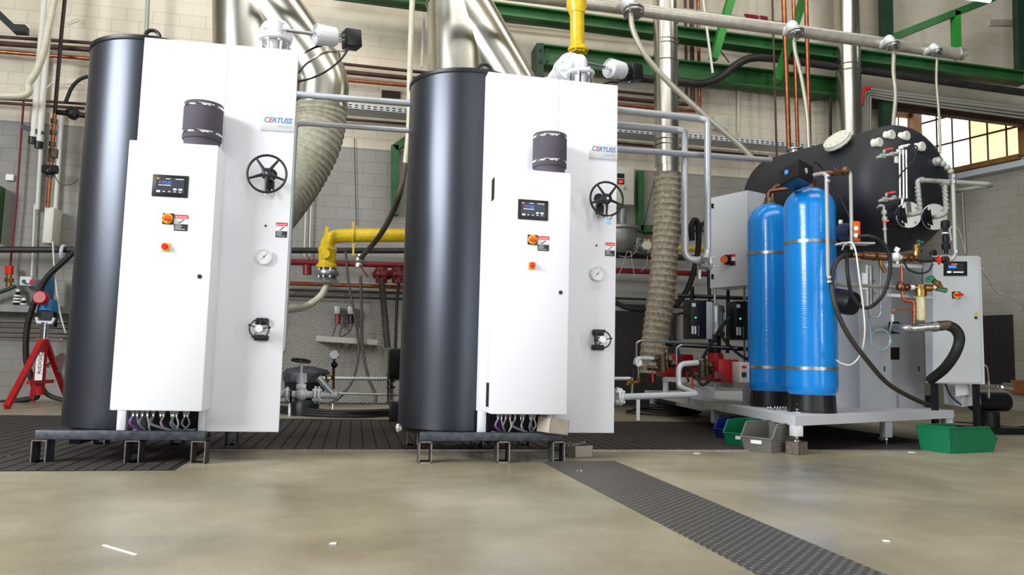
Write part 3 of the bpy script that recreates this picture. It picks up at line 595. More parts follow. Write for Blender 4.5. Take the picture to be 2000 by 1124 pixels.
# green frame beside second boiler
def gb(p, l): return build(MB().bar(W(*p[0], .06), W(*p[1], .06), .09, .09, YY), 'steel_upright', 'green', None, l, 'steel bar')
gb([(771, 285), (771, 420)], 'green upright left of the second boiler'); gb([(771, 290), (797, 272)], 'green slanting brace left of the second boiler')
# ducts
def ductpts(pts, yv, w, n=28): return [Y(x, y, yv) for x, y in pts]
def seam(mb, p, ax, r): mb.torus(p, ax, r, .008, 32, 6)
yd = 7.2
t = thing('exhaust_duct', 'large branching steel duct with grey corrugated hose above the first boiler', 'duct', Y(480, 60, yd))
P = Y(480, 100, yd); R = px(62, P); mb = MB(); mb.cyl(Y(476, -360, yd), Y(483, 240, yd), R, 40); build(mb, 'vertical_duct', 'duct', t)
mb = MB(); a = Y(470, -70, yd-.02); b = Y(610, 118, yd-.1); c = Y(645, 172, yd-.1); mb.cyl(a, b, R*.92, 40, r2=R*.80); build(mb, 'branch_duct', 'duct', t)
mb = MB(); d = Y(626, 205, yd-.1); mb.tube(bend([b, Y(632, 158, yd-.1), Y(627, 212, yd-.1)], .25, 6), px(50, b), 36); seam(mb, b.lerp(c, .3), b-a, px(52, b)); seam(mb, d, ZZ, px(51, b)); build(mb, 'elbow_duct', 'duct', t)
pth = spline([Y(627, 200, yd-.1), Y(624, 240, yd-.1), Y(610, 290, yd-.15), Y(580, 345, yd-.2), Y(530, 410, yd-.4), Y(470, 470, yd-.9), Y(400, 510, yd-1.7)], 24)
def ribbed(path, R, amp, pitch, n=24):
    out = [path[0]]; L = 0; seg = [(path[i+1]-path[i]).length for i in range(len(path)-1)]; tot = sum(seg); N = int(tot/pitch)*4; res = []; rr = []
    acc = 0; j = 0
    for i in range(N+1):
        s = tot*i/N
        while j < len(seg)-1 and acc+seg[j] < s: acc += seg[j]; j += 1
        res.append(path[j].lerp(path[j+1], min(1, (s-acc)/seg[j]))); rr.append(R+amp*(1 if i % 4 in (0,) else (-.2 if i % 4 == 2 else .2)))
    return MB().tube(res, rr, n)
build(ribbed(pth, px(49, P), .010, .055, 32), 'flexible_duct', 'flex', t)
t = thing('exhaust_duct', 'large shiny branching steel duct above the second boiler', 'duct', Y(900, 60, yd))
P = Y(895, 60, yd); R = px(60, P); mb = MB(); mb.cyl(Y(884, -360, yd), Y(900, 260, yd), R, 40); seam(mb, Y(893, 14, yd), ZZ, R*1.01); build(mb, 'vertical_duct', 'duct', t)
mb = MB(); mb.cyl(Y(897, 0, yd-.02), Y(1010, 175, yd-.15), R*.93, 40, r2=R*.72); build(mb, 'branch_duct', 'duct', t)
yd = 8.3; t = thing('exhaust_duct', 'slim steel duct with worn beige corrugated lower end, right of the second boiler', 'duct', Y(1302, 330, yd))
A, B = Y(1294, -330, yd), Y(1303, 325, yd); R = px(23.5, B); mb = MB(); mb.cyl(A, B, R, 32)
for y in (45, 82, 90, 122, 275, 285): seam(mb, Y(1301, y, yd), ZZ, R)
build(mb, 'vertical_duct', 'duct', t); mb = MB(); mb.cyl(Y(1303, 300, yd), Y(1304, 345, yd), R*.95, 32); seam(mb, Y(1304, 343, yd), ZZ, R*1.03); build(mb, 'collar', 'duct', t)
build(ribbed(spline([Y(1304, 340, yd), Y(1303, 400, yd), Y(1299, 480, yd), Y(1293, 560, yd), Y(1283, 640, yd), Y(1277, 690, yd), Y(1275, 730, yd)], 30), px(24, A), .012, .075, 28), 'flexible_duct', 'flexd', t, 'worn beige corrugated duct')
yd = 8.9; t = thing('exhaust_duct', 'tall steel duct rising behind the black tank', 'duct', Y(1660, 280, yd))
A, B = Y(1645, -330, yd), Y(1661, 300, yd); R = px(23.2, B); mb = MB(); mb.cyl(A, B, R, 32); seam(mb, Y(1657, 142, yd), ZZ, R); seam(mb, Y(1657, 130, yd), ZZ, R); build(mb, 'vertical_duct', 'duct', t)
# wall equipment right of the second boiler
t = thing('wall_controller', 'beige wall controller with red digits beside the large handwheel', 'control box', W(1215, 398, .2))
build(MB().box(W(1196, 398, .3), W(1226, 337, .05), .01), 'housing', 'boxw', t)
build(MB().box(W(1206, 347, .31), W(1219, 340, .3)).box(W(1206, 359, .31), W(1219, 351, .3)), 'display_window', 'black', t)
build(MB().box(W(1209, 357, .32), W(1212, 353, .31)).box(W(1213, 357, .32), W(1216, 353, .31)), 'red_digits', 'ledr', t)
build(MB().cyl(W(1221, 366, .3), W(1221, 366, .33), .015), 'lock', 'steel', t)
t = thing('gas_regulator', 'grey cast gas regulator on the yellow line beside the second boiler', 'regulator', W(1222, 485, .5))
a = W(1215, 470, .5); mb = MB(); mb.lathe([(.05, -.15), (.13, -.1), (.18, .0), (.19, .12), (.22, .14), (.22, .17), (.1, .2), (.05, .21), (.05, .4)], a, ZZ, 28); build(mb, 'bonnet', 'gdev', t)
build(MB().cyl(W(1222, 480, .5), W(1262, 482, .5), .07).flange(W(1240, 476, .5), X, .11, .05, 6, .015).flange(W(1256, 480, .5), X, .1, .04, 6, .012), 'inlet_pipe', 'gdev', t)
build(MB().disc(W(1263, 480, .62), YY, .055, .05), 'cap', 'boxw', t)
wp('gas_pipe', [(1268, 482), (1385, 489)], 11, 'yellow', 'yellow gas pipe passing behind the worn corrugated duct', o=.55)
build(MB().bar(W(1266, 468, .55), W(1270, 485, .55), .03, .02, YY).ball(W(1272, 481, .55), .05), 'gas_cock', 'yellow', None, 'small yellow gas cock beside the grey regulator', 'valve')
gb([(1250, 335), (1250, 452)], 'green upright right of the beige wall controller'); gb([(1250, 448), (1390, 443)], 'green cross bar behind the silver steam pipes')
for i, pts in enumerate((((1208, 500), (1225, 503), (1240, 494), (1247, 480)), ((1232, 490), (1236, 520), (1240, 545)), ((1225, 490), (1216, 520), (1207, 540)), ((1265, 500), (1262, 520), (1252, 530)))):
    wp('loose_wire', pts, 1.5, 'greyw', ['longest loose wire looping left to right below the grey gas regulator', 'second loose wire hanging straight below the grey gas regulator', 'loose wire curling left below the grey gas regulator', 'rightmost loose wire by the yellow gas cock'][i], 'wire', 'wires below the gas regulator', o=.6, sp=True, n=6)
wp('wall_pipe', [(1200, 583), (1395, 590)], 5, 'darkpipe', 'upper dark pipe above the dark chequer plate', o=.12)
wp('wall_pipe', [(1200, 596), (1395, 603)], 5, 'darkpipe', 'lower dark pipe above the dark chequer plate', o=.12)
wp('thick_pipe', [(1200, 498), (1395, 506)], 12, 'darkpipe', 'thick dark pipe behind the silver steam pipes', o=.3)
for i, (pts, w, l) in enumerate((([(1352, 470), (1350, 445), (1357, 430), (1364, 445), (1362, 500), (1345, 560), (1320, 600)], 11, 'thick black hose looped over behind the silver pipes'), ([(1366, 470), (1368, 445), (1376, 436), (1383, 460), (1384, 540), (1388, 620)], 7, 'second black hose looped behind the silver pipes'), ([(1200, 590), (1230, 603), (1265, 606)], 10, 'black hose passing behind the worn corrugated duct'))):
    wp('black_hose', pts, w, 'rubber', l, 'hose', o=.8, sp=True)
wp('wall_cable', [(1279, 350), (1262, 420), (1256, 460)], 1.5, 'black', 'thin black cable hanging beside the worn corrugated duct', 'cable', o=.5, sp=True)
# floor items between boilers
t = thing('steel_vessel', 'round steel vessel with lid on the floor behind the first boiler', 'vessel', Z(592, 815))
b = Z(592, 815)+Vector((0, .2, 0)); r_ = px(44, b); zt_ = V(b, 722).z; build(MB().lathe([(r_*.6, 0), (r_*.62, .1), (r_*.5, .15), (r_*.9, zt_-.18), (r_*.95, zt_-.1)], b), 'body', 'blackm', t)
build(MB().lathe([(r_*.97, zt_-.12), (r_*1.02, zt_-.1), (r_*1.02, zt_-.03), (r_*.9, zt_+.0), (r_*.3, zt_+.03)], b), 'lid', 'darkbar', t)
Lx = lambda x, y: T(x, y, 5.35)
t = thing('shut_off_valve', 'silver flanged shut-off valve with black handwheel beside the first boiler', 'valve', Lx(590, 800))
k = px(1, Lx(590, 770))
build(MB().tube([Lx(548, 770), Lx(660, 773)], 7*k, 16).ball(Lx(589, 770), 13*k).cyl(Lx(588, 770), Lx(588, 730), 7*k, 16).box(Lx(579, 760)-YY*.04, Lx(598, 751)+YY*.04, .005), 'body', 'castalu', t)
build(MB().flange(Lx(561, 771), X, 15*k, 5*k, 4, 2.2*k).flange(Lx(616, 772), X, 17*k, 5*k, 4, 2.4*k).flange(Lx(623, 772), X, 17*k, 5*k, 4, 2.4*k), 'flange', 'castalu', t)
build(MB().bar(Lx(580, 733), Lx(598, 733), 5*k, 3*k).bar(Lx(580, 743), Lx(598, 743), 5*k, 3*k).cyl(Lx(581, 730), Lx(581, 748), 2*k, 8).cyl(Lx(597, 730), Lx(597, 748), 2*k, 8).cyl(Lx(588, 730), Lx(589, 712), 2.5*k, 8), 'yoke', 'castalu', t)
mb = MB(); ax = Vector((.1, -.15, 1)); mb.torus(Lx(588, 705), ax, 18*k, 1.8*k)
for q in range(3): a_, b_ = frame(ax); mb.cyl(Lx(588, 705)-(a_*cos(q*pi/3)+b_*sin(q*pi/3))*18*k, Lx(588, 705)+(a_*cos(q*pi/3)+b_*sin(q*pi/3))*18*k, 1.2*k, 6)
build(mb, 'handwheel', 'black', t)
build(MB().torus(Lx(569, 772), X, 15*k, 1.8*k).cyl(Lx(569, 757), Lx(569, 787), 1.2*k, 6), 'handwheel', 'black', t)
pipe('elbow_pipe', [Lx(640, 773), Lx(652, 772), Lx(622, 738)], 13, 'alu', 'silver elbow pipe leading off the flanged valve', rad=.03, n=16)
pipe('header_pipe', [T(628, 739, 6.4), T(790, 741, 6.4)], 7, 'alu', 'upper of two level silver pipes low between the boilers', n=14)
pipe('header_pipe', [T(655, 769, 6.2), T(790, 772, 6.2)], 4.5, 'alu', 'lower of two level silver pipes low between the boilers', n=14)
mb = MB(); mb.bar(T(759, 727, 6.1), T(759, 788, 6.1), .012, .03); mb.bar(T(765, 728, 6.2), T(765, 788, 6.2), .012, .03)
for y in (733, 745, 757, 772, 785): mb.cyl(T(754, y, 6.1), T(770, y, 6.15), .012, 6)
build(mb, 'pipe_bracket', 'chrome', None, 'bolted chrome pipe bracket beside the second boiler', 'bracket')
t = thing('pressure_gauge', 'small round pressure gauge on brass fittings left between the boilers', 'gauge', Lx(652, 760))
build(MB().lathe([(.0, 0), (9.5*k, 0), (9.5*k, .03), (8.5*k, .033), (8.5*k, .028), (0, .028)], Lx(653, 693), (0, -1, 0)), 'case', 'chrome', t); build(MB().disc(Lx(653, 693)-YY*.03, YY, 8.3*k), 'dial', 'dial', t)
build(MB().cyl(Lx(653, 702), Lx(651, 732), 2.5*k, 10).ball(Lx(653, 713), 6.5*k), 'stem', 'black', t)
build(MB().cyl(Lx(652, 720), Lx(651, 760), 2.5*k, 8).tube(bend([Lx(640, 748), Lx(636, 735), Lx(650, 734)], .01), 2*k, 8).nut(Lx(650, 738), ZZ, 4*k, 8*k), 'brass_fitting', 'brass', t)
t = thing('cable_bundle', 'thick bundle of black cables lying on the floor between the boilers', 'cables', Z(650, 812))
for i in range(7):
    dz = .02+.022*(i % 3); dy = .03*(i//3)-.03; build(MB().tube(spline([Z(x, y)+Vector((0, dy+.02*sin(x*.02+i), dz)) for x, y in ((535, 806), (570, 811), (620, 815), (660, 817), (710, 817), (775, 814))], 6), .014, 8), 'cable', 'rubber', t)
for x in (565, 649): build(MB().torus(Z(x, 813)+ZZ*.045, X, .07, .006, 20, 6), 'cable_tie', 'whlab', t)
build(MB().cyl(T(774, 836, 4.7), T(785, 836, 4.7), .02).cyl(T(776, 836, 4.7), T(780, 836, 4.7), .028, 6), 'pipe_stub', 'castalu', None, 'small silver pipe stub sticking out low on the second boiler left', 'fitting')
build(MB().box(T(758, 742, 5.9), T(800, 682, 6.2), .03), 'pump_housing', 'black', None, 'black rounded housing half hidden left of the second boiler', 'housing')
bk = Z(775, 826); build(MB().box(bk+Vector((-.06, 0, 0)), bk+Vector((.2, .3, .17)), .01), 'machine_foot', 'blackm', None, 'dark steel block on the floor left of the second boiler', 'block')
# silver pipes at boiler height
pipe('steam_pipe', [T(500, 178, 5.0), T(572, 184, 5.2), T(812, 203, 5.2)], 13, 'alu', 'upper thick silver pipe joining the two boilers', n=20)
pipe('steam_pipe', [T(812, 256, 5.0), T(592, 241, 5.0), T(577, 243, 5.0), V(T(577, 243, 5.0), 690), V(T(577, 243, 5.0), 690)-X*.08], 10.5, 'alu', 'silver pipe that bends down along the first boiler side', rad=.06, n=18)
t5 = 5.9
vb = T(1382, 262, t5); pipe('steam_pipe', [T(1080, 207, 5.05), T(1196, 214, 5.6), T(1366, 232, 5.9), T(1382, 236, 5.9), V(vb, 494), T(1379, 508, 5.75)], 14, 'alu', 'outermost silver steam pipe from second boiler bending down', rad=.12, n=20)
vb = T(1338, 275, t5); pipe('steam_pipe', [T(1080, 238, 5.1), T(1196, 244, 5.7), T(1322, 254, 5.95), T(1337, 257, 5.95), V(vb, 506), T(1372, 510, 5.85)], 14, 'alu', 'inner silver steam pipe from second boiler with elbows', rad=.12, n=20)
pipe('steam_pipe', [T(1080, 286, 5.05), T(1196, 291, 5.5), T(1505, 313, 6.4)], 12, 'alu', 'straight silver pipe running from second boiler to the black tank', n=20)
build(MB().flange(T(1374, 511, 5.85), X, .06, .03, 4, .01).flange(T(1383, 513, 5.85), X, .06, .03, 4, .01).cyl(T(1377, 492, 5.85), T(1377, 524, 5.85), .02), 'pipe_coupling', 'alu', None, 'silver flange coupling at the foot of the two steam pipes', 'coupling')
build(MB().bar(T(1365, 510, 5.9), T(1365, 545, 5.9), .02, .03, YY), 'support_bar', 'alu', None, 'short silver bar hanging below the steam pipe elbow', 'bar')
# header with hose valves
yh = 6.5; hp = [Y(930, -18, yh), Y(1880, 107, yh)]; hz = (hp[0].z*0+Y(1400, 45, yh).z)
t = thing('steam_header', 'long silver overhead pipe crossing the upper right', 'pipe', Y(1400, 45, yh))
build(MB().tube([Y(500, -78, yh), Y(900, -24, yh), Y(1180, 11, yh), Y(1545, 59, yh), Y(1880, 107, yh)], px(12, Y(1400, 40, yh)), 24), 'pipe_run', 'header', t)
build(MB().flange(Y(1877, 106, yh), X, px(11, Y(1880, 107, yh)), .03, 6, .01).torus(Y(1870, 105, yh), X, .062, .01), 'end_cap', 'steel', t)
HS = [(1228, 10, 1.35, 'first outlet valve on the overhead pipe, top centre'), (1547, 56, 1.0, 'second outlet valve on the overhead pipe above the copper risers'), (1736, 82, .85, 'third outlet valve on the overhead pipe beside the green column'), (1823, 96, .7, 'smallest outlet valve near the end of the overhead pipe')]
for x, y, s, l in HS:
    t = thing('outlet_valve', l, 'valve', Y(x, y, yh-.15)); c = Y(x, y-4*s, yh-.13); k = px(s, c)
    build(MB().cyl(c+YY*.12, c, 9*k, 16).ball(c, 12*k).cyl(c-YY*.03, c+Vector((.02, -.03, -13*k)), 8*k, 16), 'body', 'castalu', t)
    build(MB().flange(c+Vector((.03*s, -.02, -17*k)), ZZ+YY*.2, 15*k, 4*k, 4, 2*k).flange(c+Vector((.03*s, -.02, -12*k)), ZZ+YY*.2, 15*k, 3*k, 4, 2*k), 'flange', 'steel', t)
def hs(pts, w, l, y0=6.4, y1=6.4): n = len(pts)-1; pipe('braided_hose', [Y(x, y, y0+(y1-y0)*i/n) for i, (x, y) in enumerate(pts)], w, 'hose', l, 'hose', sp=True, n=14)
hs([(1232, 26), (1237, 60), (1262, 110), (1310, 165), (1370, 220), (1440, 280), (1478, 318)], 11, 'braided steel hose sweeping diagonally from the first outlet valve to the tank', 6.35, 6.3)
hs([(1551, 68), (1553, 100), (1565, 150), (1576, 220), (1580, 290)], 8, 'braided steel hose hanging in front of the copper risers')
hs([(1746, 98), (1745, 140), (1749, 185), (1745, 240), (1745, 260)], 8, 'braided steel hose hanging beside the factory window')
hs([(1830, 114), (1829, 160), (1833, 210), (1836, 262), (1836, 300)], 5, 'thin braided hose hanging across the factory window')
# yellow pipe above the second boiler
t = thing('gas_drop_pipe', 'bright yellow vertical pipe above the second boiler', 'pipe', Y(1127, 100, 6.2)); c = Y(1127, 100, 6.2); k = px(1, c)
build(MB().tube([Y(1122, -300, 6.2), Y(1126, 14, 6.2), Y(1127, 30, 6.2), Y(1128, 104, 6.2)], [20*k, 20*k, 14*k, 14*k], 28), 'pipe_run', 'yellow', t)
build(MB().torus(Y(1127, 26, 6.2), ZZ, 14.5*k, 2*k).flange(Y(1129, 98, 6.2), ZZ, 20*k, 6*k, 6, 2.5*k), 'flange', 'yellow', t)
# ------------------------------------------------------------------ the two boilers
def make_boiler():
    t = thing('steam_boiler', 'left steam boiler, charcoal cylinder with white front, nearest the red pipe stand', 'boiler', (-1.215, 4.391, -.025), 'steam boilers', True, -.0425)
    cx_, cy_, R = -.046, .468, .38
    mb = MB(); mb.lathe([(R-.02, .174), (R, .18), (R, 2.355)], (cx_, cy_, 0), ZZ, 96); build(mb, 'jacket', 'jacket', t)
    ld = build(MB().lathe([(R+.004, 2.35), (R+.007, 2.355), (R+.007, 2.375), (R, 2.38), (.1, 2.385)], (cx_, cy_, 0), ZZ, 96), 'top_cover', 'black', t)
    mb = MB(); mb.torus((.0, .125, 2.385), (0, 1, 0), .04, .011, 20, 8); mb.box((-.05, .115, 2.375), (.05, .135, 2.39)); build(mb, 'lifting_eye', 'black', ld)
    build(MB().lathe([(R-.05, .146), (R-.05, .176)], (cx_, cy_, 0), ZZ, 48), 'plinth', 'black', t)
    mb = MB(); mb.box((0, 0, .3), (.4455, .30, 2.3305), .003); build(mb, 'door_panel', 'white', t)
    mb = MB(); mb.box((.4465, 0, .18), (.8265, .022, 2.3305), .003).box((.447, .02, .2), (.70, .6, 2.32)); build(mb, 'side_panel', 'white', t)
    for x0, x1 in ((0, .045), (.408, .4455)): build(MB().box((x0, .0, .17), (x1, .05, .302), .003), 'support_post', 'white', t)
    build(MB().box((.045, .14, .17), (.408, .3, .302)), 'recess_back', 'blackm', t)
    build(MB().box((-.03, -.06, .145), (.05, .08, .172)).box((.08, -.03, .14), (.40, .2, .165)).box((.40, -.05, .14), (.455, .1, .168)), 'base_tray', 'blackm', t)
    # screws
    mb = MB()
    mb.disc((.70, -.001, 1.31), YY, .006, .004); build(mb, 'screw', 'black', t)
    # control box
    c = build(MB().box((.0276, -.205, .3), (.4701, -.001, 1.6936), .007), 'control_box', 'white', t)
    d = build(MB().box((.156, -.211, 1.402), (.334, -.204, 1.518), .003), 'display', 'black', c)
    y = -.2122
    def plate(x0, z0, x1, z1, m, n, p, yy=y): return build(MB().box((x0, yy, z0), (x1, yy+.001, z1)), n, m, p, smooth=0)
    mb = MB(); mb.box((.176, y, 1.422), (.314, y+.001, 1.502), mi=0); y2 = y-.0006
    mb.text('CERTUSS', (.188, y2, 1.470), X, ZZ, .020, .2, width=.062, colors=[(0, 1, 2), (1, 2, 3), (2, 7, 2)])
    for i in range(5): mb.box((.180+i*.027, y2, 1.424), (.198+i*.027, y2+.0005, 1.434), mi=1 if i in (0,) else 4); mb.box((.184+i*.027, y2-.0003, 1.427), (.194+i*.027, y2+.0003, 1.431), mi=1)
    mb.box((.178, y2, 1.493), (.190, y2+.0005, 1.5), mi=5); mb.box((.222, y2, 1.495), (.245, y2+.0005, 1.498), mi=1); mb.box((.27, y2, 1.495), (.31, y2+.0005, 1.498), mi=1)
    mb.box((.188, y2, 1.461), (.25, y2+.0005, 1.464), mi=1)
    mb.box((.262, y2, 1.438), (.278, y2+.0005, 1.447), mi=1); mb.box((.288, y2, 1.438), (.306, y2+.0005, 1.447), mi=1)
    build(mb, 'screen', ['screen', 'scrtxt', 'scrblue', 'redbtn', 'dklab', 'scror'], d, smooth=0)
    s = build(MB().box((.217, -.213, 1.259), (.274, -.204, 1.316), .003), 'main_switch', 'black', c)
    build(MB().torus((.245, -.216, 1.287), YY, .021, .006, 28, 8).disc((.245, -.214, 1.287), YY, .024, .004), 'yellow_ring', 'yelbtn', s)
    build(MB().disc((.245, -.222, 1.287), YY, .017, .016).bar((.221, -.23, 1.287), (.272, -.23, 1.285), .014, .012, ZZ, bev=.002), 'switch_knob', 'orange', s)
    def danger(x0, z1, w, h, par, yy):
        mb = MB(); mb.box((x0, yy, z1-h), (x0+w, yy+.001, z1), mi=0); q = yy-.0005
        mb.box((x0, q, z1-h*.24), (x0+w, q+.0004, z1), mi=1); mb.box((x0, q, z1-h), (x0+w, q+.0004, z1-h*.58), mi=2)
        mb.text('DANGER', (x0+w*.22, q-.0004, z1-h*.19), X, ZZ, h*.15, mi=0, width=w*.7)
        mb.add([(x0+w*.05, q-.0003, z1-h*.19), (x0+w*.19, q-.0003, z1-h*.19), (x0+w*.12, q-.0003, z1-h*.05)], [(0, 1, 2)], 0)
        mb.bar((x0+w*.4, q, z1-h*.5), (x0+w*.62, q, z1-h*.34), .002, .0035, mi=2); mb.bar((x0+w*.62, q, z1-h*.34), (x0+w*.7, q, z1-h*.3), .002, .005, mi=2); mb.bar((x0+w*.3, q, z1-h*.5), (x0+w*.45, q, z1-h*.5), .002, .003, mi=2)
        for k in range(4): mb.box((x0+w*.08, q-.0004, z1-h*(.655+.085*k)), (x0+w*(.5+.1*(k % 2)+.2*(k == 3)), q, z1-h*(.63+.085*k)), mi=0)
        return build(mb, 'danger_label', ['whlab', 'redlab', 'dklab'], par, smooth=0)
    danger(.276, 1.312, .068, .085, c, -.2065)
    e = build(MB().box((.224, -.213, 1.118), (.264, -.204, 1.160), .002), 'emergency_stop', 'yelbtn', c)
    build(MB().cyl((.243, -.213, 1.140), (.243, -.222, 1.140), .010).lathe([(.013, 0), (.0165, .004), (.0165, .012), (.012, .017)], (.243, -.220, 1.140), (0, -1, 0), 24), 'stop_button', 'redbtn', e)
    build(MB().lathe([(.011, 0), (.011, .004), (.007, .005)], (.418, -.205, .993), (0, -1, 0), 20), 'lock', 'black', c)
    for z0, z1 in ((1.52, 1.65), (.335, .47)): build(MB().box((.0265, -.15, z0), (.029, -.07, z1)), 'vent_grille', 'hole', c)
    # air intake drum
    a = build(MB().lathe([(.098, 1.735), (.101, 1.74), (.101, 1.93), (.097, 1.936), (.0, 1.936)], (.363, -.11, 0), ZZ, 48), 'air_filter', 'drum', t)
    build(MB().lathe([(.092, 1.69), (.092, 1.736)], (.363, -.11, 0), ZZ, 40), 'filter_base', 'drum', a)
    for z in (1.765, 1.912): build(MB().lathe([(.1025, z-.006), (.1035, z-.004), (.1035, z+.004), (.1025, z+.006)], (.363, -.11, 0), ZZ, 48), 'clamp_band', 'chrome', a)
    # big handwheel
    w = build(MB().cyl((.713, .0, 1.572), (.713, -.137, 1.572), .016).lathe([(.028, 0), (.032, .004), (.032, .02), (.02, .026)], (.713, -.122, 1.572), (0, -1, 0), 24), 'valve_spindle', 'black', t)
    mb = MB(); mb.torus((.713, -.137, 1.572), YY, .102, .0065, 56, 10)
    for k in range(5):
        an = -pi/2+2*pi*k/5; dr = Vector((cos(an), 0, sin(an))); mb.tube([Vector((.713, -.142, 1.572))+dr*.02, Vector((.713, -.141, 1.572))+dr*.06, Vector((.713, -.137, 1.572))+dr*.1], [.010, .0075, .006], 8)
    mb.lathe([(.024, 0), (.024, .012), (.014, .016)], (.713, -.137, 1.572), (0, -1, 0), 24); build(mb, 'handwheel', 'black', w); build(MB().nut((.713, -.154, 1.572), YY, .008, .008), 'hub_nut', 'steel', w)
    build(MB().lathe([(.034, -.001), (.034, .0015)], (.713, 0, 1.6), (0, -1, 0), 24).box((.69, -.03, 1.50), (.736, -.001, 1.56), .004), 'valve_neck', 'blackm', t)
    mb = MB(); mb.cyl((.70, -.03, 1.51), (.695, -.03, 1.475), .006, 8).cyl((.727, -.03, 1.51), (.735, -.03, 1.475), .006, 8); build(mb, 'gland_bolt', 'steel', t)
    # small handwheel
    q = (.712, -.10, .735); w = build(MB().box((.676, -.03, .76), (.748, -.001, .797), .01).box((.672, -.03, .672), (.752, -.001, .705), .01), 'drain_flange', 'black', t)
    mb = MB(); mb.torus(q, YY, .050, .0042, 40, 8)
    for k in range(4):
        an = radians((80, 8, 160, 235)[k]); dr = Vector((cos(an), 0, sin(an))); mb.cyl(Vector(q)+dr*.01, Vector(q)+dr*.05, .0035, 6); mb.ball(Vector(q)+dr*.054, .007)
    build(mb, 'handwheel', 'black', w); build(MB().lathe([(.021, 0), (.021, .03), (.018, .034)], (q[0], -.075, q[2]), (0, -1, 0), 24), 'hub', 'castalu', w); build(MB().cyl((q[0], -.001, q[2]), (q[0], -.08, q[2]), .012), 'stem', 'black', w)
    # gauge
    g = build(MB().lathe([(.045, 0), (.045, .022), (.0415, .025), (.0405, .02), (0, .02)], (.704, 0, 1.135), (0, -1, 0), 40), 'pressure_gauge', 'castalu', t)
    mb = MB(); mb.disc((.704, -.0208, 1.135), YY, .0405, .001, 0, 36)
    for k in range(25):
        an = radians(-45+270*k/24); dr = Vector((cos(an), 0, sin(an))); mb.bar(Vector((.704, -.0215, 1.135))+dr*(.031 if k % 3 else .028), Vector((.704, -.0215, 1.135))+dr*.036, .0008, .0008, mi=1)
    mb.bar((.690, -.0222, 1.119), (.722, -.0222, 1.156), .0014, .0014, mi=1); mb.disc((.704, -.0222, 1.135), YY, .004, .002, 1); build(mb, 'dial', ['dial', 'dklab'], g, smooth=0)
    danger(.755, 1.332, .062, .083, t, -.0022)
    lg = build(MB().box((.645, -.006, 1.850), (.8265, -.001, 1.946), .002), 'name_plate', 'skid', t)
    mb = MB(); mb.text('CERTUSS', (.658, -.0068, 1.898), X, ZZ, .042, .22, width=.155, colors=[(0, 1, 0), (1, 2, 1), (2, 7, 0)], bold=.012)
    mb.box((.735, -.0066, 1.878), (.812, -.0064, 1.881), mi=2).box((.740, -.0066, 1.872), (.81, -.0064, 1.874), mi=2); build(mb, 'logo_text', ['logob', 'logor', 'logog'], lg, smooth=0)
    # steam valve on top
    vx, vy = .655, .23; v = build(MB().lathe([(.04, 2.32), (.04, 2.45), (.05, 2.46)], (vx, vy, 0), ZZ, 24), 'steam_valve', 'castalu', t)
    for k in range(6): an = radians(60*k+10); build(MB().cyl((vx+.072*cos(an), vy+.072*sin(an), 2.32), (vx+.072*cos(an), vy+.072*sin(an), 2.47), .007, 8), 'stud', 'chrome', v)
    build(MB().flange((vx, vy, 2.475), ZZ, .09, .022, 6, .010), 'cover_flange', 'castalu', v)
    mb = MB(); mb.tube(bend([(vx, vy, 2.48), (vx, vy, 2.575), (vx-.02, vy+.17, 2.575)], .09, 8), .042, 24); build(mb, 'elbow', 'castalu', v)
    build(MB().flange((vx-.02, vy+.15, 2.575), YY, .098, .02, 8, .010).flange((vx-.02, vy+.19, 2.575), YY, .098, .02, 8, .010), 'elbow_flange', 'castalu', v)
    ax0, ax1 = Vector((vx+.03, vy+.0, 2.545)), Vector((1.12, .43, 2.60)); dd = (ax1-ax0).normalized()
    ac = build(MB().cyl(ax0, ax0+dd*.25, .012), 'actuator', 'chrome', t)
    s0 = ax0+dd*.215
    build(MB().lathe([(.0, 0.02), (.058, .02), (.064, 0), (.066, .005), (.058, .125), (.05, .135), (0, .135)], s0, dd, 32), 'actuator_body', 'castalu', ac)
    a_, b_ = frame(dd)
    for k in range(4): o_ = a_*cos(pi/4+k*pi/2)*.022+b_*sin(pi/4+k*pi/2)*.022; build(MB().cyl(s0+dd*.13+o_, s0+dd*.19+o_, .005, 8), 'stay_rod', 'chrome', ac)
    build(MB().obox(s0+dd*.235, dd*.05, a_*.05, b_*.055, .006), 'positioner', 'black', ac)
    build(MB().tube(spline([s0+dd*.05-ZZ*.07, s0+dd*.12-ZZ*.085, s0+dd*.2-ZZ*.08, s0+dd*.21-ZZ*.06], 5), .004, 8).nut(s0+dd*.2-ZZ*.075, ZZ, .009, .02), 'air_line', 'chrome', ac)
    # cables under the box
    rnd = random.Random(3)
    gl = MB()
    for x in (.10, .12, .145, .17, .20, .235, .25, .29, .30, .315, .355, .37): gl.cyl((x, -.07, .302), (x, -.07, .275), .010, 8)
    build(gl, 'cable_gland', 'greyw', t)
    for i, x in enumerate((.10, .12, .145, .17, .20, .235, .25, .29, .30, .315, .355, .37)):
        m_ = 'purple' if i in (0, 5) else ('greyw' if i % 3 else 'cond'); x2 = (.17 if x < .18 else .33)+rnd.uniform(-.05, .05)
        build(MB().cyl((x, -.07, .278), (x, -.07, .262), .0055, 6, 1).tube(spline([(x, -.07, .262), (x+(.01 if i % 2 else -.012), -.065, .225), ((x+x2)/2, -.03, .19), (x2, .02, .17), (x2+.03, .1, .168)], 6), .0045 if i % 4 else .007, 8), 'cable', [m_, 'chrome'], t)
    build(MB().tube(spline([(.08, .02, .18), (.18, -.01, .172), (.3, .0, .18), (.39, .04, .185)], 8), .007, 8), 'cable', 'greyw', t)
    return t
b1 = make_boiler()
b2 = dup(b1, (.7145, 4.386, -.025), .0181, 'right steam boiler, charcoal cylinder with white front, in the middle of the picture')
bpy.context.view_layer.update()
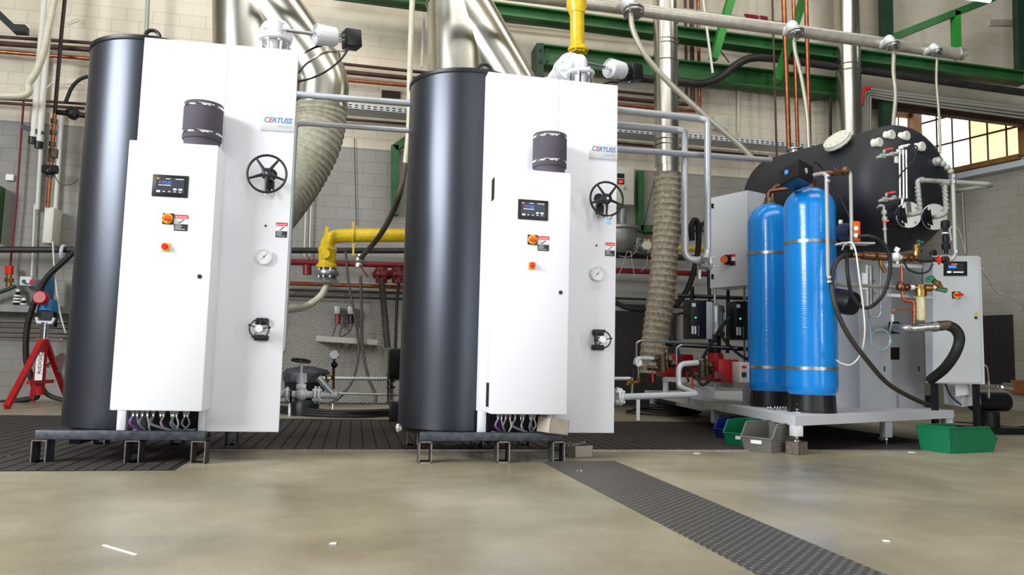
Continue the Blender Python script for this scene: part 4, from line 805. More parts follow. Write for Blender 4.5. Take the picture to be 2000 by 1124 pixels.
def loc2(p, which=1):
    o = (b1, b2)[which]; a = o.rotation_euler.z; return Vector((o.location.x+cos(a)*p[0]-sin(a)*p[1], o.location.y+sin(a)*p[0]+cos(a)*p[1], o.location.z+p[2]))
# cable from the left actuator
pipe('black_cable', [T(682, 94, 4.75), T(664, 118, 4.7), T(636, 140, 4.6), T(605, 154, 4.5), T(576, 160, 4.4)], 4, 'rubber', 'black cable drooping from the black positioner of the left boiler', 'cable', sp=True)
pipe('black_cable', [loc2((1.02, .43, 2.54)), loc2((.96, .38, 2.50)), loc2((.86, .30, 2.46)), loc2((.7, .25, 2.35))], 4, 'rubber', 'black cable below the black positioner of the right boiler', 'cable', sp=True)
# extra valve body behind the right boiler's elbow
q0 = loc2((.633, .44, 2.575)); q1 = loc2((.60, .78, 2.56)); dq = (q1-q0).normalized()
t = thing('check_valve', 'big cast silver valve body with bolted flanges behind the right boiler top', 'valve', loc2((.6, .6, 2.4)))
build(MB().tube([q0+dq*.02, q0+dq*.1, q0+dq*.2, q1], [.07, .085, .08, .05], 24), 'body', 'castalu', t)
build(MB().flange(q0+dq*.03, dq, .1, .025, 8, .011), 'front_flange', 'castalu', t); build(MB().flange(q1, dq, .09, .025, 8, .011).flange(q1+dq*.035, dq, .09, .02, 8, .011), 'rear_flange', 'castalu', t)
# ring and blue tag on the right handwheel
t = thing('key_tag', 'blue tag on a steel ring hanging from the right boiler handwheel', 'tag', loc2((.727, -.137, 1.46)))
c = loc2((.727, -.142, 1.462)); build(MB().torus(c, Vector((.2, 1, 0)), .014, .002, 24, 6).torus(c+X*.012, Vector((-.4, 1, 0)), .012, .0018, 24, 6), 'ring', 'chrome', t)
M['tagb'] = mat('sky_blue_tag', '8fb8e0', .4); build(MB().box(c+Vector((-.02, -.004, -.045)), c+Vector((.012, 0, -.018)), .001), 'tag', 'tagb', t)
# base frames of hollow sections
def base_frame():
    t = thing('boiler_stand', 'steel base frame of hollow sections under the left boiler', 'frame', (-1.215, 4.391, 0), 'base frames under the boilers', True, -.0425)
    for x, y0 in ((-.315, -.13), (.125, -.13), (.447, -.13), (-.315, .68), (.125, .68), (.447, .68)):
        mb = MB(); y1, w, h, th = y0+.10, .072, .118, .006
        mb.box((x-w/2, y0, 0), (x-w/2+th, y1, h)).box((x+w/2-th, y0, 0), (x+w/2, y1, h)).box((x-w/2, y0, 0), (x+w/2, y1, th)).box((x-w/2, y0, h-th), (x+w/2, y1, h))
        f = build(mb, 'hollow_section', 'darkbar', t, smooth=0)
        e = .0015; mb = MB(); mb.box((x-w/2, y0-.001, 0), (x-w/2+th, y0, h)).box((x+w/2-th, y0-.001, 0), (x+w/2, y0, h)).box((x-w/2, y0-.001, 0), (x+w/2, y0, th)).box((x-w/2, y0-.001, h-th), (x+w/2, y0, h)); build(mb, 'cut_end', 'cutsteel', f, smooth=0)
    for y in (-.115, .70): build(MB().box((-.345, y, .1185), (.475, y+.05, .165 if y < 0 else .14), .004), 'cross_beam', 'darkbar', t)
    for x in (-.2, .06): build(MB().box((x, -.064, .09), (x+.05, .699, .114)), 'rail', 'blackm', t, smooth=0)
    return t
bf = base_frame(); dup(bf, (.7145, 4.386, 0), .0181, 'steel base frame of hollow sections under the right boiler')
# cardboard trays
def tray_(c, w, d, h, rot, tilt, name, label, m='card'):
    R_ = Matrix.Rotation(rot, 3, 'Z') @ Matrix.Rotation(tilt, 3, 'Y'); mb = MB(); th = .004
    for a, b in (((-w/2, -d/2, 0), (w/2, d/2, th)), ((-w/2, -d/2, 0), (w/2, -d/2+th, h)), ((-w/2, d/2-th, 0), (w/2, d/2, h)), ((-w/2, -d/2, 0), (-w/2+th, d/2, h)), ((w/2-th, -d/2, 0), (w/2, d/2, h))): mb.box(a, b)
    mb.v = [R_ @ v + c for v in mb.v]; return build(mb, name, m, None, label, 'box', smooth=0)
c = Z(1131, 893); tray_(c+Vector((0, .05, 0)), .125, .17, .07, .25, 0, 'cardboard_tray', 'low grey cardboard tray with bolts on the floor beside the right boiler')
for i, (x, y) in enumerate(((1112, 878), (1137, 875))):
    p = c+Vector((-.02+.03*i, .02+.05*i, .062)); build(MB().cyl(p-X*.05, p+X*.035+ZZ*.012, .006, 8).cyl(p+X*.035+ZZ*.012, p+X*.048+ZZ*.014, .014, 6), 'hex_bolt', 'steel', None, ['long bolt lying in the grey cardboard tray, left', 'bolt with large nut lying in the grey cardboard tray, right'][i], 'bolt')
tray_(loc2((.405, -.13, .19)), .13, .13, .085, .35, radians(7), 'cardboard_tray', 'tilted grey cardboard box under the right boiler control box')
build(MB().cyl(Z(1131, 922)+ZZ*.008, Z(1135, 924)+ZZ*.008, .008, 6).cyl(Z(1128, 923)+ZZ*.006, Z(1131, 922)+ZZ*.006, .004, 6), 'bolt', 'steel', None, 'small bolt lying on the floor plate strip', 'bolt')
a, b = Z(202, 1066), Z(266, 1085); build(MB().bar(a+ZZ*.001, b+ZZ*.001, .008, .002), 'paper_strip', 'paper', None, 'thin white strip lying on the concrete at lower left', 'scrap')
for i, (x, y, l) in enumerate(((650, 1064, 'tiny white scrap on the open floor, lower middle'), (1485, 1047, 'white scrap on the floor plate strip, middle'), (1779, 885, 'white paper scrap on the floor near the green crate'), (1730, 1059, 'small white scrap at lower right of the strip'), (16, 893, 'pale scrap on the trench cover at the left edge'), (1360, 887, 'faint scrap on the floor left of the grey crate'), (1443, 1097, 'white sliver on the floor plate strip near the bottom'))):
    p = Z(x, y); w_ = px(7, p); build(MB().prism([p+Vector((-w_, -w_*.5, .001)), p+Vector((w_*.9, -w_*.7, .001)), p+Vector((w_, w_*.6, .001)), p+Vector((-w_*.3, w_, .001))], (0, 0, .003)), 'paper_scrap', 'paper', None, l, 'scrap')
# pipe from the right boiler to the pump skid
pA, pB = T(1211, 776, 5.3), T(1362, 771, 5.9)
t = thing('feed_pipe', 'silver feed pipe from the right boiler flange to the pumps', 'pipe', pA); pC = T(1325, 756, 6.25); pD = V(pC, 712)
build(MB().tube(bend([pA, pB, pC, pD, T(1362, 709, 6.35)], .07, 8), px(6.5, pA), 18), 'pipe_run', 'castalu', t)
build(MB().flange(T(1206, 775, 5.25), X, .062, .02, 4, .012).flange(T(1211, 776, 5.28), X, .062, .02, 4, .012), 'flange', 'castalu', t)
build(MB().box(T(1242, 822, 5.3), T(1250, 781, 5.31)), 'hanging_strip', 'panel', None, 'pale metal strip hanging from the silver feed pipe', 'strip', smooth=0)
pipe('branch_pipe', [T(1200, 740, 6.6), T(1232, 740, 6.6)], 7, 'castalu', 'short silver pipe behind the brass valves right of second boiler')
t = thing('brass_valve_set', 'group of brass cocks and gauge standing on the silver feed pipe', 'valve', T(1234, 772, 5.38)); e = T(1234, 760, 5.38); k = px(1, e)
build(MB().cyl(T(1234, 770, 5.38), T(1235, 738, 5.38), 2.2*k, 10, 1).cyl(T(1226, 748, 5.38), T(1248, 746, 5.38), 2.5*k, 8).tube(bend([T(1237, 744, 5.38), T(1228, 742, 5.38), T(1225, 753, 5.38)], .01), 2.5*k, 8).nut(T(1235, 748, 5.38), ZZ, 4.5*k, 7*k).nut(T(1247, 742, 5.38), ZZ, 3.5*k, 9*k).cyl(T(1247, 746, 5.38), T(1246, 715, 5.38), 2*k, 8, 1), 'brass_body', ['brass', 'chrome'], t)
build(MB().cyl(T(1236, 738, 5.38), T(1237, 722, 5.38), 3*k, 8), 'blue_handle', 'dblue', t)
build(MB().lathe([(0, 0), (7.5*k, 0), (7.5*k, .02), (6.8*k, .024), (6.5*k, .02), (0, .02)], T(1246, 709, 5.38), (-.1, -1, 0)), 'gauge_case', 'castalu', t)
mb = MB(); mb.disc(T(1246, 709, 5.38)+Vector((-.002, -.021, 0)), (-.1, -1, 0), 6.5*k, .001).bar(T(1243, 713, 5.35), T(1250, 703, 5.35), .002, .002, mi=1); build(mb, 'gauge_dial', ['dial', 'dklab'], t)
# ------------------------------------------------------------------ the pump and softener skid
CF = Z(1553, 889); ZS = V(CF, 814).z; ZB = V(CF, 833).z
c0 = Z(1553.5, 814, ZS); cR = Z(1863, 802, ZS); cL = Z(1259, 763, ZS); cB = cR+(cL-c0)*.9
sk = thing('equipment_skid', 'light grey skid platform on legs carrying the blue vessels', 'platform', CF)
TH = Vector((0, 0, ZB-ZS)); build(MB().prism([c0, cR, cB, cL], TH), 'platform', 'skid', sk, smooth=0)
ins = ((cR-c0).normalized()+(cL-c0).normalized()).normalized()*.07
def leg(P, zt_, zf=0.0):
    P = Vector((P.x, P.y, 0)); h = zt_-zf
    build(MB().box(P+Vector((-.032, -.032, zf+h*.32)), P+Vector((.032, .032, zt_)), .003), 'leg', 'skid', sk)
    build(MB().cyl(P+ZZ*(zf+.012), P+ZZ*(zf+h*.4), .009, 8).lathe([(.028, 0), (.028, .006), (.012, .016)], P+ZZ*zf, ZZ, 16).nut(P+ZZ*(zf+h*.24), ZZ, .016, .01), 'levelling_foot', 'chrome', sk)
leg(c0+ins*.7, ZB, .085); leg(c0.lerp(cL, .42)+X*.06, ZB); leg(c0.lerp(cR, .56)+YY*.08, ZB); leg(cR-(cR-c0).normalized()*.05+YY*.05, ZB); leg(cL+X*.08-YY*.08, ZB); leg(cB-ins, ZB)
P = c0+ins*.7; mb = MB(); w_ = .05
for a, b in (((-w_, -w_, 0), (w_, -w_+.005, .085)), ((-w_, w_-.005, 0), (w_, w_, .085)), ((-w_, -w_, 0), (-w_+.005, w_, .085)), ((-w_, -w_, .080), (w_, w_, .085)), ((-w_, -w_, 0), (w_, w_, .004))): mb.box(a, b)
Rm = Matrix.Rotation(radians(24), 3, 'Z'); mb.v = [Rm @ v+Vector((P.x, P.y, 0)) for v in mb.v]; build(mb, 'steel_block', 'cutsteel', None, 'brown steel hollow block under the front foot of the skid', 'block', smooth=0)
# vessels
def vessel():
    P = Z(1586, 808, ZS); k = (P-CAM); k.z = 0; P = P+k.normalized()*.17; R = px(49, P); H = V(P, 366).z-ZS
    t = thing('softener_vessel', 'right blue softener vessel, standing under the black control valve', 'vessel', P, 'blue softener vessels', True)
    b = .115; mb = MB(); mb.lathe([(R*.45, b-.03), (R*.8, b-.0), (R*.96, b+.035), (R, b+.09), (R, H-.17)]+[(R*cos(a), H-.17+.17*sin(a)) for a in [radians(12*i) for i in range(1, 7)]]+[(.045, H-.003), (.045, H)], n=64)
    v = build(mb, 'tank_body', 'vessel', t, smooth=60)
    mb = MB(); mb.lathe([(R*.93, 0), (R*.93, .012), (R*.89, .014), (R*.86, b+.02)], n=48)
    for k_ in range(12):
        a = 2*pi*k_/12; d = Vector((cos(a), sin(a), 0)); mb.bar(d*R*.885+ZZ*.012, d*R*.855+ZZ*(b+.01), .01, .012, d)
    build(mb, 'foot', 'black', t)
    for y in (477, 720):
        z = V(P, y).z-ZS; build(MB().lathe([(R+.001, z-.013), (R+.003, z-.012), (R+.003, z+.012), (R+.001, z+.013)], n=64), 'strap', 'steel', t)
    return t, P, R, H
v1, VP, VR, VH_ = vessel()
P2_ = Z(1507, 797, ZS); k = P2_-CAM; k.z = 0; P2_ = P2_+k.normalized()*.17
v2 = dup(v1, P2_, 0, 'left blue softener vessel with bronze bends on its top')
t = thing('bronze_fitting', 'bronze double bend fitting on top of the left blue vessel', 'fitting', P2_+ZZ*VH_)
q = P2_+ZZ*VH_; build(MB().lathe([(.055, -.012), (.055, .01), (.045, .015), (.045, .045)], q, ZZ, 12), 'collar', 'oldbrass', t)
for dx in (-.018, .022): build(MB().tube(bend([q+Vector((dx, 0, .03)), q+Vector((dx+.005, 0, .125+dx)), q+Vector((.13, -.12, .135+dx))], .07, 8), .018, 12), 'bend', 'bronze', t)
# control valve head
t = thing('control_valve', 'black control valve head with blue display on the right blue vessel', 'valve', VP+ZZ*VH_)
A, B, C_ = T(1522, 322, 5.55), T(1560, 311, 5.25), T(1588, 313, 5.45); zt_ = B.z; zb_ = V(B, 341).z
def fl(p, z): return Vector((p.x, p.y, z))
D_ = A+C_-B
build(MB().hexa([fl(A, zb_), fl(B, zb_), fl(C_, zb_), fl(D_, zb_), fl(A, zt_-.015), fl(B, zt_), fl(C_, zt_), fl(D_, zt_-.015)]), 'housing', 'black', t, smooth=0)
m_ = (A+B+C_+D_)/4; build(MB().hexa([fl(A.lerp(m_, .12), zb_-.012), fl(B.lerp(m_, .1), zb_-.016), fl(C_.lerp(m_, .1), zb_-.016), fl(D_.lerp(m_, .2), zb_-.012), fl(A, zb_), fl(B, zb_), fl(C_, zb_), fl(D_, zb_)]), 'lower_housing', 'black', t, smooth=0)
nn = (B-A); nn.z = 0; nn = Vector((nn.y, -nn.x, 0)).normalized(); o_ = A.lerp(B, .38); o_.z = zt_-.045
M['lcd'] = mat('blue_lcd', '2f6ee8', .3, emit='2f6ee8', estr=1.2); build(MB().obox(o_+nn*.001, (B-A).normalized()*.024, ZZ*.014, nn*.002), 'display', 'lcd', t)
n2 = (C_-B); n2.z = 0; n2 = Vector((n2.y, -n2.x, 0)).normalized(); o_ = B.lerp(C_, .5); o_.z = zt_-.055
build(MB().disc(o_+n2*.001, n2, .02, .006), 'knob', 'whlab', t); build(MB().torus(o_+n2*.004, n2, .012, .0025, 20, 6), 'knob_ring', 'greyw', t)
build(MB().cyl(VP+ZZ*(VH_-.01), VP+ZZ*(VH_+.05), .05, 24), 'neck', 'bronze', t)
# stainless pipes from the control valve
def rt(name, pts, w, m, label, cat='pipe', rad=.04, sp=False, **k): return pipe(name, [T(*p) for p in pts], w, m, label, cat, rad=rad, sp=sp, **k)
def down(p, y): return V(p, y)
a = T(1616, 345, 5.2); pipe('water_pipe', [T(1590, 342, 5.3), T(1614, 338, 5.2), down(T(1614, 338, 5.2), 546), T(1636, 556, 5.3), T(1750, 562, 5.6)], 7.5, 'condg', 'pale steel pipe in front of the right blue vessel, turning level at the bottom', rad=.04, n=16)
mb = MB(); k = px(1, a)
for y in (342, 352, 540, 549): mb.cyl(V(a, y), V(a, y+4), 6*k, 12)
build(mb, 'pipe_sockets', 'steel', None, 'steel sockets on the pale pipe in front of the blue vessel', 'fitting')
b = T(1661, 335, 5.3); pipe('water_pipe', [T(1640, 334, 5.3), T(1661, 334, 5.3), V(b, 488)], 7, 'condg', 'second pale steel pipe dropping to the dosing pump', rad=.04, n=16)
t = thing('bronze_check_valve', 'bronze check valve joining the two pale steel pipes', 'valve', T(1640, 335, 5.3)); k = px(1, b)
build(MB().cyl(T(1601, 340, 5.28), T(1657, 334, 5.3), 5*k, 12).cyl(T(1625, 337, 5.29), T(1640, 335, 5.3), 8*k, 10).cyl(T(1644, 335, 5.3), T(1655, 334, 5.3), 8*k, 8).ball(T(1650, 334, 5.3), 9*k), 'body', 'bronze', t)
build(MB().box(T(1597, 344, 5.28), T(1612, 338, 5.3)).cyl(T(1629, 331, 5.28), T(1629, 323, 5.28), 3*k, 8).cyl(T(1638, 330, 5.28), T(1638, 322, 5.28), 3*k, 8), 'cap', 'dblue', t)
rt('black_cable', [(1586, 318, 5.5), (1600, 322, 5.6), (1625, 360, 5.6), (1650, 405, 5.5), (1662, 432, 5.3)], 3, 'rubber', 'black cable slanting from the control valve head to the dosing pump', 'cable', sp=True)
# ------------------------------------------------------------------ the insulated tank
TC = Vector((4.291, 5.370, 2.053)); AD = Vector((cos(radians(107.468)), sin(radians(107.468)), 0)); TR, TL, TD1, TD2 = .52, 1.144, .309, .216
tk = thing('insulated_tank', 'large horizontal tank in black insulation above the skid', 'tank', TC-ZZ*TR)
pr = [(TR*cos(a), -TD1*sin(a)) for a in [radians(90-7.5*i) for i in range(13)]]+[(TR*cos(a), TL+TD2*sin(a)) for a in [radians(7.5*i) for i in range(0, 13)]]
build(MB().lathe(pr, TC, AD, 96), 'tank_shell', 'tank', tk, smooth=50)
def TH_(x, y, off=0):                                          # point on the near dished end
    d = ray(x, y); s_ = Vector((-AD.y, AD.x, 0)); o = CAM-TC
    f_ = lambda v: Vector((v.dot(s_)/TR, v.z/TR, v.dot(AD)/TD1)); D, O = f_(d), f_(o)
    A_, B_, C2 = D.dot(D), 2*O.dot(D), O.dot(O)-1; q_ = B_*B_-4*A_*C2
    tt = (-B_-sqrt(max(q_, 0)))/(2*A_); return CAM+d*tt-AD*off
for x, y in ((1715, 280), (1739, 265), (1768, 267), (1798, 288)):
    p = TH_(x-4, y); k = px(1, p); build(MB().lathe([(10*k, -.02), (7.5*k, .015), (9.5*k, .018), (9.5*k, .036), (8.5*k, .04)], p, -AD, 24), 'plugged_port', 'boxw', tk)
# manway on the shoulder
best = None; s_ = Vector((AD.y, -AD.x, 0)); s_ = -s_ if s_.x > 0 else s_
for i in range(60):
    u = TL*i/60
    for j in range(45):
        th = radians(j*2); n_ = ZZ*cos(th)+s_*sin(th); p = TC+AD*u+n_*(TR+.05); q = p-CAM; xx = 1000+FPX*q.dot(RT)/q.dot(FW); yy_ = 562-FPX*q.dot(UP)/q.dot(FW)
        e_ = (xx-1637)**2+(yy_-276)**2
        if best is None or e_ < best[0]: best = (e_, p, n_)
_, p, n_ = best
mw = build(MB().cyl(p-n_*.12, p, .085, 32), 'manway_neck', 'tank', tk); build(MB().flange(p, n_, .115, .022, 10, .008).flange(p+n_*.022, n_, .112, .018, 10, .007), 'manway_cover', 'boxw', mw)
p = TC+AD*(TL*.86)+ZZ*(TR-.02)+s_*.05; build(MB().cyl(p, p+ZZ*.05, .05, 24).flange(p+ZZ*.05, ZZ, .075, .014, 6, .006), 'top_nozzle', 'steel', tk)
for u in (.9,): build(MB().obox(TC+AD*TL*u-ZZ*(TR+.25), s_*.3, AD*.04, ZZ*.42), 'saddle', 'blackm', tk)
# end plates
ends = []
for i, (x, y) in enumerate(((1774, 420), (1824, 424))):
    p = TH_(x, y); c = T(x, y, depth(p)-.10); p = c+AD*.1; k = px(1, c); build(MB().cyl(p+AD*.05, c, .07, 32).flange(c+AD*.02, -AD, 25*k, .02, 4, .009), 'end_neck', 'blackm', tk)
    va = ((CAM-c).normalized()*.45-AD*.55); f_ = build(MB().flange(c, va, 26*k, .022, 4, .011, n=48), 'end_plate', 'brushed', tk); ends.append(c)
# piping on the tank end
t = thing('overflow_piping', 'silver fittings and pipe looping from the two round end plates', 'pipe', ends[0]); t_ = depth(ends[0])-.1; k = px(1, ends[0])
build(MB().tube(bend([ends[0]-AD*.01, ends[0]-AD*.05, T(1778, 420, t_), T(1797, 416, t_), V(T(1797, 416, t_), 410), T(1792, 353, t_), T(1800, 352, t_), T(1930, 360, t_), T(1937, 363, t_+.15), T(1866, 374, t_+.6)], .03, 5), 4.4*k, 14), 'pipe_run', 'condg', t)
build(MB().tube(bend([ends[1]-AD*.01, T(1830, 424, t_), T(1848, 418, t_), T(1845, 357, t_)], .03, 5), 4.4*k, 14), 'pipe_branch', 'condg', t)
mb = MB()
for xa, xb in ((1797, 1792), (1849, 1845)):
    for f_ in (.1, .25, .42, .6, .75, .9): p = T(xa, 412, t_).lerp(T(xb, 362, t_), f_); mb.nut(p, ZZ, 5.4*k, 4*k)
mb.cyl(T(1838, 357, t_), T(1853, 357, t_), 6*k, 12).cyl(T(1797, 352, t_), T(1803, 352, t_), 6*k, 12)
build(mb, 'pipe_coupling', 'condg', t)
# sight glass
t = thing('level_gauge', 'vertical sight glass with red levers on the tank end', 'gauge', T(1763, 390, 5.45)); tg = 5.45; k = px(1, T(1763, 340, tg))
for x in (1757, 1764, 1770): build(MB().cyl(T(x, 293, tg), T(x+1, 388, tg), 1.8*k, 10), 'glass_tube' if x == 1764 else 'guard_rod', 'brushed', t)
build(MB().box(T(1754, 300, tg), T(1772, 291, tg)+YY*.04, .004).cyl(T(1760, 291, tg), T(1760, 286, tg), 5*k, 12).cyl(T(1760, 287, tg), T(1776, 284, tg), 3*k, 12), 'top_block', 'castalu', t)
build(MB().box(T(1748, 318, tg), T(1757, 304, tg)+YY*.02, .002), 'tag_plate', 'boxw', t)
build(MB().box(T(1757, 389, tg), T(1771, 382, tg)+YY*.04, .004).cyl(T(1763, 389, tg), T(1762, 399, tg), 3*k, 10), 'bottom_block', 'steel', t)
for (x0, y0, x1, y1, lx, ly) in ((1712, 308, 1756, 298, 1727, 296), (1716, 393, 1757, 386, 1731, 381)):
    build(MB().cyl(T(x0, y0, tg), T(x1, y1, tg), 2.8*k, 10).nut(T(x0+12, y0-3, tg), X, 5*k, 10*k).nut(T(x0+30, y0-7, tg), X, 4.5*k, 5*k).cyl(T(lx, ly+3, tg), T(lx, ly-3, tg), 2.5*k, 8), 'cock', 'condg', t)
    build(MB().bar(T(lx, ly-3, tg), T(lx+17, ly-6, tg), 3*k, 3*k), 'lever', 'redbtn', t)
rt('black_cable', [(1774, 285, 5.4), (1788, 285, 5.4), (1791, 293, 5.4), (1781, 318, 5.38), (1758, 342, 5.38), (1753, 370, 5.38), (1753, 410, 5.38), (1745, 430, 5.5)], 3, 'rubber', 'black cable curling down from the top of the sight glass', 'cable', sp=True)
t = thing('drain_cock', 'small silver drain line with red tap below the sight glass', 'pipe', T(1728, 480, 5.45))
build(MB().tube(bend([T(1714, 406, 5.5), T(1718, 402, 5.45), T(1726, 402, 5.45), T(1728, 440, 5.45), T(1730, 484, 5.45)], .02), 2.6*k, 12).nut(T(1727, 415, 5.45), ZZ, 5*k, 8*k).nut(T(1728, 428, 5.45), ZZ, 5*k, 8*k).nut(T(1728, 448, 5.45), ZZ, 4*k, 5*k), 'pipe_run', 'condg', t); build(MB().bar(T(1724, 436, 5.4), T(1735, 431, 5.4), 6*k, 3*k), 'tap_lever', 'redbtn', t)
t = thing('side_outlet', 'silver pipe dropping from the right side of the tank end', 'pipe', T(1862, 500, 5.6)); p = TH_(1826, 317)
build(MB().cyl(p, p-AD*.05, .035).tube(bend([p-AD*.03, T(1840, 318, 5.55), T(1858, 334, 5.55), T(1861, 345, 5.55), T(1866, 500, 5.55), T(1856, 510, 5.55), T(1803, 506, 5.55)], .05), 3.8*k, 14), 'pipe_run', 'condg', t)
for x, y in ((1833, 315), (1842, 320), (1850, 327), (1857, 335)): build(MB().ball(T(x, y, 5.54), 6*k), 'union', 'condg', t)
for x, y in ((1861, 345), (1866, 492), (1861, 356)): build(MB().nut(T(x, y, 5.55), ZZ, 6*k, 7*k), 'coupling_nut', 'steel', t)
t = thing('float_valve', 'dark stubby valve hanging under the right end plate', 'valve', T(1848, 490, 5.7)); build(MB().cyl(T(1846, 430, 5.7), T(1848, 496, 5.7), 4*k).cyl(T(1846, 432, 5.7), T(1846, 446, 5.7), 8*k).cyl(T(1847, 460, 5.7), T(1847, 474, 5.7), 6*k).cyl(T(1847, 476, 5.7), T(1848, 488, 5.7), 8*k), 'body', 'blackm', t); build(MB().cyl(T(1846, 454, 5.7), T(1846, 457, 5.7), 6.5*k), 'collar_ring', 'castalu', t)
# ------------------------------------------------------------------ panels and cabinets
A_, B_ = Z(1680, 797, ZS), Z(1807, 795, ZS); nrm = (B_-A_).cross(ZZ).normalized(); nrm = nrm if nrm.y > 0 else -nrm
t = thing('mounting_panel', 'grey sheet metal housing standing on the skid under the tank', 'panel', A_); zt_ = V(A_, 508).z; L_ = (B_-A_).length
build(MB().prism([A_, B_, B_+nrm*.42, A_+nrm*.42], (0, 0, zt_-ZS)), 'housing', 'panel', t, smooth=0)
up = lambda x, y, o=.002: PL(x, y, A_-nrm*o, nrm)
def pq(x0, x1, y0, y1, name, m, par, o=.003, th=.003): return build(MB().prism([up(x0, y1, o), up(x1, y1, o), up(x1, y0, o), up(x0, y0, o)], nrm*th), name, m, par, smooth=0)
pq(1740, 1757, 679, 703, 'cut_out', 'hole', t); pq(1738, 1757, 629, 652, 'black_plate', 'black', t, .012, .012)
for x in (1727, 1794): pq(x, x+2, 716, 726, 'slit', 'hole', t)
for x, y in ((1709, 549), (1709, 573)): build(MB().cyl(up(x, y), up(x, y, .02), .008), 'bolt', 'steel', t)
t = thing('level_sensor', 'small upright steel cylinder with pale label fixed left on the panel', 'sensor', T(1698, 590, 5.9)); k = px(1, T(1698, 560, 5.9))
build(MB().cyl(T(1698, 520, 5.9), T(1699, 600, 5.9), 6.5*k, 20), 'cylinder', 'steel', t); build(MB().box(T(1684, 565, 5.85), T(1694, 534, 5.87)).box(T(1692, 598, 5.85), T(1695, 518, 5.87)), 'label_strip', 'whlab', t)
tc = 6.3; A2, B2_ = T(1819, 498, tc), T(1915, 497, tc+.05); n3 = (B2_-A2); n3.z = 0; n3 = n3.cross(ZZ).normalized(); n3 = n3 if n3.y > 0 else -n3
zt_ = A2.z; zb_ = V(A2, 749).z; t = thing('switch_cabinet', 'large light grey switch cabinet with dark touch screen at far right', 'cabinet', Vector((A2.x, A2.y, zb_)))
build(MB().prism([fl(A2, zb_), fl(B2_, zb_), fl(B2_+n3*.11, zb_), fl(A2+n3*.11, zb_)], (0, 0, zt_-zb_)), 'body', 'skid', t, smooth=0)
cf = lambda x, y, o=.002: PL(x, y, A2-n3*o, n3)
def cq(x0, x1, y0, y1, name, m, par, o=.003, th=.003, y2=None): return build(MB().prism([cf(x0, y1, o), cf(x1, y1, o), cf(x1, y0, o), cf(x0, y0, o)], n3*th), name, m, par, smooth=0)
build(MB().prism([cf(1822, 747, .012), cf(1917, 748, .012), cf(1911, 500, .012), cf(1822, 501, .012)], n3*.012), 'door', 'cabg', t, smooth=0)
d = cq(1844, 1889, 511, 539, 'display', 'black', t, .02, .01); s_c = cq(1850, 1882, 515, 534, 'screen', 'dklab', d, .022, .002)
cq(1853, 1868, 519, 524, 'screen_logo', 'scrblue', s_c, .024, .001); cq(1850, 1858, 530, 533.5, 'screen_button', 'scrtxt', s_c, .024, .001); cq(1862, 1882, 531, 533, 'screen_icons', 'scrtxt', s_c, .024, .001); cq(1858, 1870, 515.5, 517, 'screen_header', 'scror', s_c, .024, .001)
s = cq(1861, 1876, 570, 583, 'main_switch', 'black', t, .022, .012); build(MB().cyl(cf(1869, 577, .02), cf(1869, 577, .04), .026), 'yellow_ring', 'yelbtn', s); build(MB().bar(cf(1866, 576, .05), cf(1880, 576, .05), .025, .02), 'switch_knob', 'redbtn', s)
build(MB().prism([cf(1902, 616, .014), cf(1911, 616, .014), cf(1906.5, 609, .014)], n3*.002), 'warning_sign', 'yelbtn', t, smooth=0); build(MB().cyl(cf(1906, 621, .0), cf(1906, 621, .02), .012), 'lock', 'black', t)
for q in (A2.lerp(B2_, .08), A2.lerp(B2_, .92)): build(MB().box(fl(q, 0)+n3*.06-Vector((.02, .02, 0)), fl(q, zb_)+n3*.06+Vector((.02, .02, 0))), 'cabinet_leg', 'blackm', t, smooth=0)
ck = Z(1838, 806); build(MB().box(ck+Vector((-.13, .3, 0)), ck+Vector((.12, .6, .22)), .02).cyl(ck+Vector((-.05, .4, .22)), ck+Vector((-.05, .4, .3)), .07), 'filler', 'black', None, 'added low black compressor on the floor under the far right switch cabinet', 'filler')  # dark block added in place of clutter, keeps the bright floor behind hidden
build(MB().bar(T(1877, 752, 6.5), T(1880, 790, 6.5), .18, .2, YY), 'cable_box', 'cabg', None, 'grey box below the far right switch cabinet', 'box', smooth=0)
build(MB().bar(T(1879, 750, 6.35), T(1881, 773, 6.35), .14, .004, YY), 'paper_sheet', 'whlab', None, 'bluish white sheet hanging below the far right switch cabinet', 'sheet', smooth=0)
# left grey cabinet
G0, G1, G2 = T(1387, 388, 7.0), T(1460, 371, 6.65), T(1500, 373, 6.8); zt_ = (G0.z+G1.z)/2; zb_ = V(G1, 557).z; G3 = G0+G2-G1
t = thing('switch_cabinet', 'pale grey switch cabinet with red rotary switch left of the blue vessels', 'cabinet', fl(G1, zb_))
build(MB().prism([fl(G0, zb_), fl(G1, zb_), fl(G2, zb_), fl(G3, zb_)], (0, 0, zt_-zb_)), 'body', 'cabg', t, smooth=0)
n4 = (G1-G0); n4.z = 0; n4 = n4.cross(ZZ).normalized(); n4 = n4 if n4.y > 0 else -n4; gf = lambda x, y, o=.002: PL(x, y, G0-n4*o, n4)
def gq(x0, x1, y0, y1, name, m, par, o=.003, th=.003): return build(MB().prism([gf(x0, y1, o), gf(x1, y1, o), gf(x1, y0, o), gf(x0, y0, o)], n4*th), name, m, par, smooth=0)
for y0, y1 in ((398, 407), (536, 545)): gq(1389, 1393, y0, y1, 'hinge', 'black', t, .008, .008)
s = gq(1415, 1426, 498, 517, 'main_switch', 'black', t, .02, .02); build(MB().cyl(gf(1414, 507, .02), gf(1414, 507, .055), .035, 8), 'switch_knob', 'orange', s)
gq(1426, 1436, 497, 502, 'danger_band', 'redlab', t); gq(1426, 1436, 502, 510, 'danger_sign', 'whlab', t); gq(1426, 1436, 510, 519, 'danger_text', 'dklab', t)
